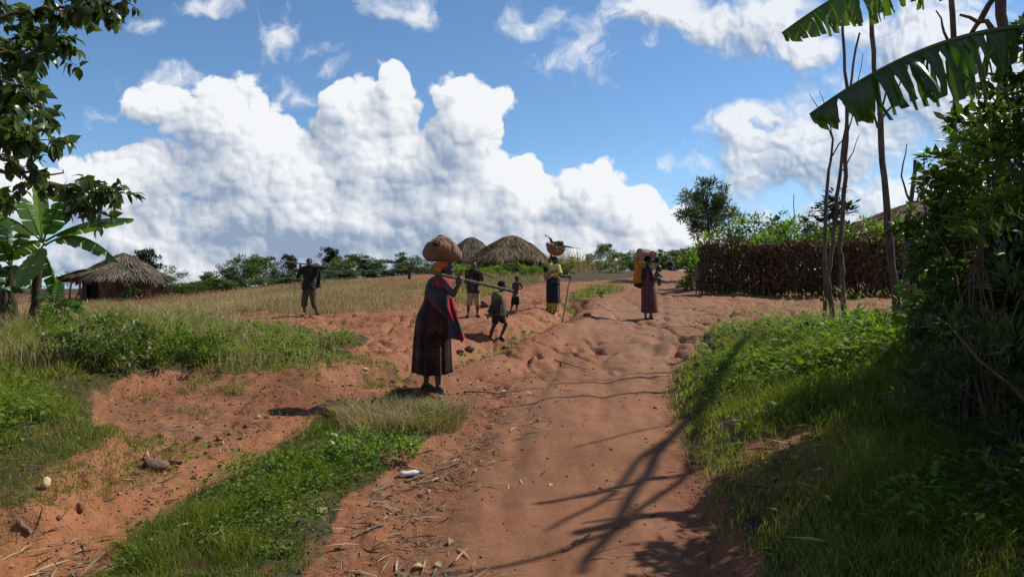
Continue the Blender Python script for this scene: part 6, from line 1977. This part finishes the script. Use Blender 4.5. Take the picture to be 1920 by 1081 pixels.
    o = mb.obj('grass_bundle', M_LITTER); o.location = g; o.scale = (sc,) * 3; tag(o, 'dry grass and leaves heaped in the woven basket', 'grass')
    rt = thing('tree_root', 'dark forked root sticking up out of the woven basket', 'root', g); rt.scale = (sc,) * 3
    blob('root', [('c', q(330, 160), .050, q(435, 158), .058), ('c', q(435, 158), .055, q(440, 200), .05), ('c', q(330, 158), .048, q(315, 115), .030), ('c', q(315, 115), .030, q(285, 84), .018), ('c', q(285, 84), .018, q(250, 70), .012), ('c', q(370, 170), .05, q(400, 200), .05)], M_BARK, rt, .010, 2, .012, 14, 47)
    for a_, b_, r_, lb in ((q(430, 190, -.05), q(642, 224, -.10), .012, 'long thin stick poking out of the right side of the basket'), (q(440, 186, .02), q(575, 210, .06), .022, 'thick short stick poking out of the right side of the basket'), (q(400, 175, .05), q(540, 200, .14), .014, 'third stick lying in the basket behind the others')):
        mb = MB(); tube(mb, wander(a_, b_, 6, .006), np.linspace(r_, r_ * .4, 7), 7, rough=.25)
        o = mb.obj('stick', M_BARK); o.location = g; o.scale = (sc,) * 3; tag(o, lb, 'stick')

    # ---- woman with the baby in her arms, plaid skirt
    g = onground(1216, 597); m_ = .00211; sc = g.y / 19.0
    q = lambda x, y, d=0.: V3((x - 372) * m_, d, (988 - y) * m_)
    t = thing('person', 'woman in a dark blouse and long plaid skirt holding a baby on the upper road', 'person', g); t.scale = (sc,) * 3
    hd = q(362, 252); yw = .35
    j = dict(head=hd, neck=q(348, 312), chest=q(350, 395), pelvis=q(360, 560), look=yw, sh=[q(345, 335, .16), q(352, 335, -.16)], el=[q(420, 470, .16), q(405, 478, -.19)], wr=[q(490, 450, .02), q(485, 478, -.12)],
             hand=[(V3(.6, -.4, .4), V3(-.6, -.3, .5), .5, 1), (V3(.7, .4, .25), V3(-.2, .3, 1), .5, -1)],
             hip=[q(350, 580, .08), q(372, 580, -.08)], kn=[q(340, 760, .07), q(385, 760, -.07)], an=[q(338, 955, .06), q(398, 955, -.06)], toe=[q(330, 982, -.12), q(428, 982, -.14)])
    blob('body', skeleton(j, .98, yw), skin, t, .0085, 2); eyes(t, hd, yw)
    blob('hair', [('e', hd + V3(-.014, 0, .03), (.094, .082, .080))], hair, t, .010, 1, .004, 50, 2)
    bl = mat_cloth('dark_blouse', (.016, .015, .020), (.030, .028, .036), 22)
    blob('blouse', [('e', q(350, 395), (.145, .165, .17)), ('t', q(352, 400), .150, q(355, 490), .150), ('c', q(348, 322), .06, q(345, 340, .16), .07), ('c', q(348, 322), .06, q(352, 340, -.16), .07), ('c', q(352, 335, -.16), .068, q(405, 478, -.19), .056), ('t', q(405, 478, -.19), .056, q(455, 480, -.15), .048), ('c', q(345, 335, .16), .068, q(420, 470, .16), .056), ('t', q(420, 470, .16), .056, q(465, 455, .08), .048)], bl, t, .011, 3, .012, 9, 53)
    skirt('skirt', [(-.03, 0, 1.12, .14, .14, .02), (-.02, 0, .98, .170, .17, .03), (0, 0, .75, .195, .19, .04), (.02, 0, .45, .205, .20, .05), (.03, 0, .155, .225, .215, .07)], mat_cloth('plaid_skirt', (.040, .018, .020), (.065, .026, .028), 22, .85, print_plaid), t, 80, 8, 1.9)
    sheet('collar_patch', [q(352, 315, -.19), q(350, 350, -.215)], [q(385, 320, -.16), q(392, 360, -.18)], mat_cloth('pale_cloth', (.42, .40, .42), (.55, .53, .55), 20), t, 6, 5, .004, .01)
    sheet('red_cloth_patch', [q(335, 400, -.19), q(335, 468, -.185)], [q(370, 398, -.185), q(372, 468, -.185)], mat_cloth('red_patch', (.16, .035, .035), (.24, .07, .06), 20), t, 6, 5, .004, .01)
    # orange sling over her back
    og = mat_cloth('orange_sling', (.30, .105, .018), (.44, .175, .030), 22)
    b = thing('sling_bag', 'orange cloth sling hanging on the back of the woman in the plaid skirt', 'bag', g); b.scale = (sc,) * 3
    blob('cloth', [('e', q(206, 235, .02), (.065, .09, .085)), ('c', q(212, 260, .02), .070, q(248, 350, .02), .088), ('c', q(248, 350, .02), .09, q(235, 470, .02), .112), ('e', q(236, 505, .02), (.125, .15, .12)), ('c', q(255, 300, 0), .05, q(315, 330, -.06), .05)], og, b, .011, 3, .016, 9, 55)
    blob('dark_base', [('e', q(242, 552, .02), (.112, .135, .078)), ('e', q(262, 585, .02), (.06, .09, .04))], mat_cloth('black_cloth', (.012, .011, .012), (.022, .02, .02), 22), b, .011, 2, .010, 9, 56)
    # bundle on her head
    b = thing('cloth_bundle', 'pale pinkish cloth bundle on the head of the woman in the plaid skirt', 'bundle', g); b.scale = (sc,) * 3
    blob('cloth', [('e', q(330, 165), (.165, .14, .085)), ('e', q(270, 160), (.115, .13, .125)), ('e', q(425, 165), (.135, .13, .075)), ('e', q(275, 225), (.065, .08, .07)), ('e', q(440, 200), (.10, .10, .06))], mat_cloth('pink_cloth', (.25, .145, .115), (.40, .26, .21), 16, .85, print_stripe), b, .011, 3, .020, 9, 58)
    blob('dark_end', [('e', q(482, 245), (.065, .08, .085)), ('e', q(440, 262), (.06, .07, .04))], MATS['black_cloth'], b, .011, 2, .012, 9, 59)
    # baby in her arms
    bb = thing('person', 'baby held in the arms of the woman in the plaid skirt', 'person', g); bb.scale = (sc,) * 3
    hb = q(498, 352, -.06)
    blob('body', head_prims(hb, .2, .78) + [('c', hb - V3(.005, 0, .07), .036, hb - V3(.015, 0, .12), .05), ('e', q(480, 430, -.04), (.070, .085, .12)), ('c', q(478, 405, -.11), .030, q(505, 440, -.17), .024), ('c', q(478, 405, .04), .03, q(500, 440, .07), .024)]
         + limb(q(470, 480, -.09), .045, q(510, 500, -.15), .034) + limb(q(470, 480, .02), .045, q(512, 495, .05), .034) + limb(q(510, 500, -.15), .032, q(500, 555, -.17), .022) + limb(q(512, 495, .05), .032, q(505, 550, .06), .022) + foot(q(500, 555, -.17), q(525, 572, -.19), .5) + foot(q(505, 550, .06), q(530, 568, .05), .5)
         + hand(q(505, 440, -.17), V3(.6, -.2, -.6), V3(0, 1, 0), .5, .55) + hand(q(500, 440, .07), V3(.6, .2, -.6), V3(0, -1, 0), .5, .55), skin2, bb, .007, 2)
    blob('shirt', [('e', q(478, 438, -.04), (.082, .098, .115))], mat_cloth('baby_shirt', (.16, .07, .05), (.24, .12, .09), 22), bb, .009, 2, .008, 12, 61)

    # ---- child in a striped shirt by the end of the fence
    g = onground(1308, 551); m_ = .00583; sc = g.y / 28.0
    q = lambda x, y, d=0.: V3((x - 252) * m_, d, (905 - y) * m_)
    t = thing('person', 'child in a striped shirt standing in shade at the left end of the brown fence', 'person', g); t.scale = (sc,) * 3
    hd = q(262, 706); yw = -.6
    j = dict(head=hd, neck=q(260, 728), chest=q(258, 755), pelvis=q(256, 810), look=yw, hk=1.12, sh=[q(240, 735, .03), q(278, 735, -.03)], el=[q(232, 770, .05), q(290, 768, -.02)], wr=[q(236, 800, 0), q(284, 795, -.08)],
             hand=[(V3(0, 0, -1), V3(1, 0, 0), .4, 1), (V3(-.3, -.3, -.8), V3(-1, 0, 0), .4, -1)],
             hip=[q(248, 815), q(266, 815)], kn=[q(244, 858, -.05), q(268, 860, -.10)], an=[q(242, 896, .02), q(264, 884, .05)], toe=[q(238, 904, -.10), q(260, 895, -.06)])
    blob('body', skeleton(j, .78, yw), skin, t, .009, 2); eyes(t, hd, yw, .85)
    blob('hair', [('e', hd + V3(0, .012, .030), (.080, .080, .074))], hair, t, .010, 1, .003, 60, 2)
    blob('shirt', [('e', q(258, 755), (.135, .11, .14)), ('t', q(258, 760), .125, q(257, 812), .140), ('c', q(260, 733), .05, q(240, 738, .03), .058), ('c', q(260, 733), .05, q(278, 738, -.03), .058), ('t', q(240, 737, .03), .060, q(234, 768, .05), .055), ('t', q(278, 737, -.03), .06, q(288, 766, -.02), .055)], mat_cloth('striped_shirt', (.060, .042, .032), (.085, .06, .045), 20, .85, print_stripe), t, .011, 2, .010, 9, 63)
    blob('shorts', [('e', q(257, 820), (.125, .10, .07)), ('t', q(248, 820), .080, q(244, 862, -.05), .078), ('t', q(266, 820), .080, q(268, 862, -.10), .078)], mat_cloth('brown_shorts', (.075, .045, .030), (.11, .07, .05), 20), t, .011, 2, .010, 9, 64)

    # ---- two people sitting at the top of the road
    g = onground(1256, 508); m_ = .0062; sc = g.y / 58.0
    q = lambda x, y, d=0.: V3((x - 660) * m_, d, (386 - y) * m_)
    t = thing('person', 'person in dark clothes sitting at the top of the red road', 'person', g); t.scale = (sc,) * 3
    hd = q(664, 238); yw = -.8
    j = dict(head=hd, neck=q(662, 262), chest=q(660, 295), pelvis=q(656, 360), look=yw, sh=[q(638, 275, .03), q(684, 275, -.03)], el=[q(634, 318, -.03), q(692, 318, -.08)], wr=[q(650, 345, -.20), q(678, 345, -.24)],
             hand=[(V3(.5, -.6, 0), V3(0, 0, -1), .4, 1), (V3(-.5, -.6, 0), V3(0, 0, -1), .4, 1)], hip=[q(645, 366), q(670, 366)], kn=[q(640, 335, -.38), q(680, 335, -.38)], an=[q(644, 376, -.55), q(678, 376, -.55)], toe=[q(642, 383, -.72), q(682, 383, -.72)])
    blob('body', skeleton(j, .92, yw), skin, t, .012, 2); eyes(t, hd, yw, .92)
    blob('dress', [('e', q(660, 295), (.17, .13, .18)), ('e', q(657, 350), (.20, .18, .17)), ('c', q(645, 366), .10, q(642, 336, -.36), .085), ('c', q(670, 366), .10, q(680, 336, -.36), .085), ('t', q(660, 336, -.36), .15, q(660, 374, -.48), .15), ('c', q(638, 276, .03), .07, q(634, 318, -.03), .06), ('c', q(684, 276, -.03), .07, q(692, 318, -.08), .06)], MATS['black_cloth'], t, .014, 2, .012, 9, 71)
    blob('head_wrap', [('e', hd + V3(0, .012, .04), (.095, .095, .075))], MATS['black_wrap'], t, .012, 2)
    g2 = onground(1263.5, 507.5); g2.y = g.y - .1; g2.x = (1264 - 960) / F * g2.y; g2.z = hz(g2.x, g2.y)
    q = lambda x, y, d=0.: V3((x - 715) * m_, d, (386 - y) * m_)
    t = thing('person', 'small child sitting on the ground beside the person at the top of the road', 'person', g2); t.scale = (sc,) * 3
    hd = q(712, 326); yw = -.3
    j = dict(head=hd, neck=q(712, 342), chest=q(710, 356), pelvis=q(708, 376), look=yw, hk=1.2, sh=[q(698, 347, .05), q(722, 347, -.05)], el=[q(698, 362, .08), q(732, 362, -.08)], wr=[q(712, 372, .05), q(740, 370, -.10)],
             hand=[(V3(1, 0, -.2), V3(0, -1, 0), .4, 1), (V3(1, 0, -.2), V3(0, 1, 0), .4, 1)], hip=[q(708, 379, .06), q(708, 379, -.06)], kn=[q(738, 372, .10), q(736, 370, -.12)], an=[q(756, 380, .12), q(754, 380, -.14)], toe=[q(766, 383, .12), q(764, 383, -.16)])
    blob('body', skeleton(j, .5, yw), skin, t, .010, 2); eyes(t, hd, yw, .6)
    blob('shirt', [('e', q(710, 357), (.075, .085, .10)), ('e', q(708, 374), (.085, .085, .065))], MATS['dark_blouse'], t, .012, 2, .008, 9, 73)


build_people()
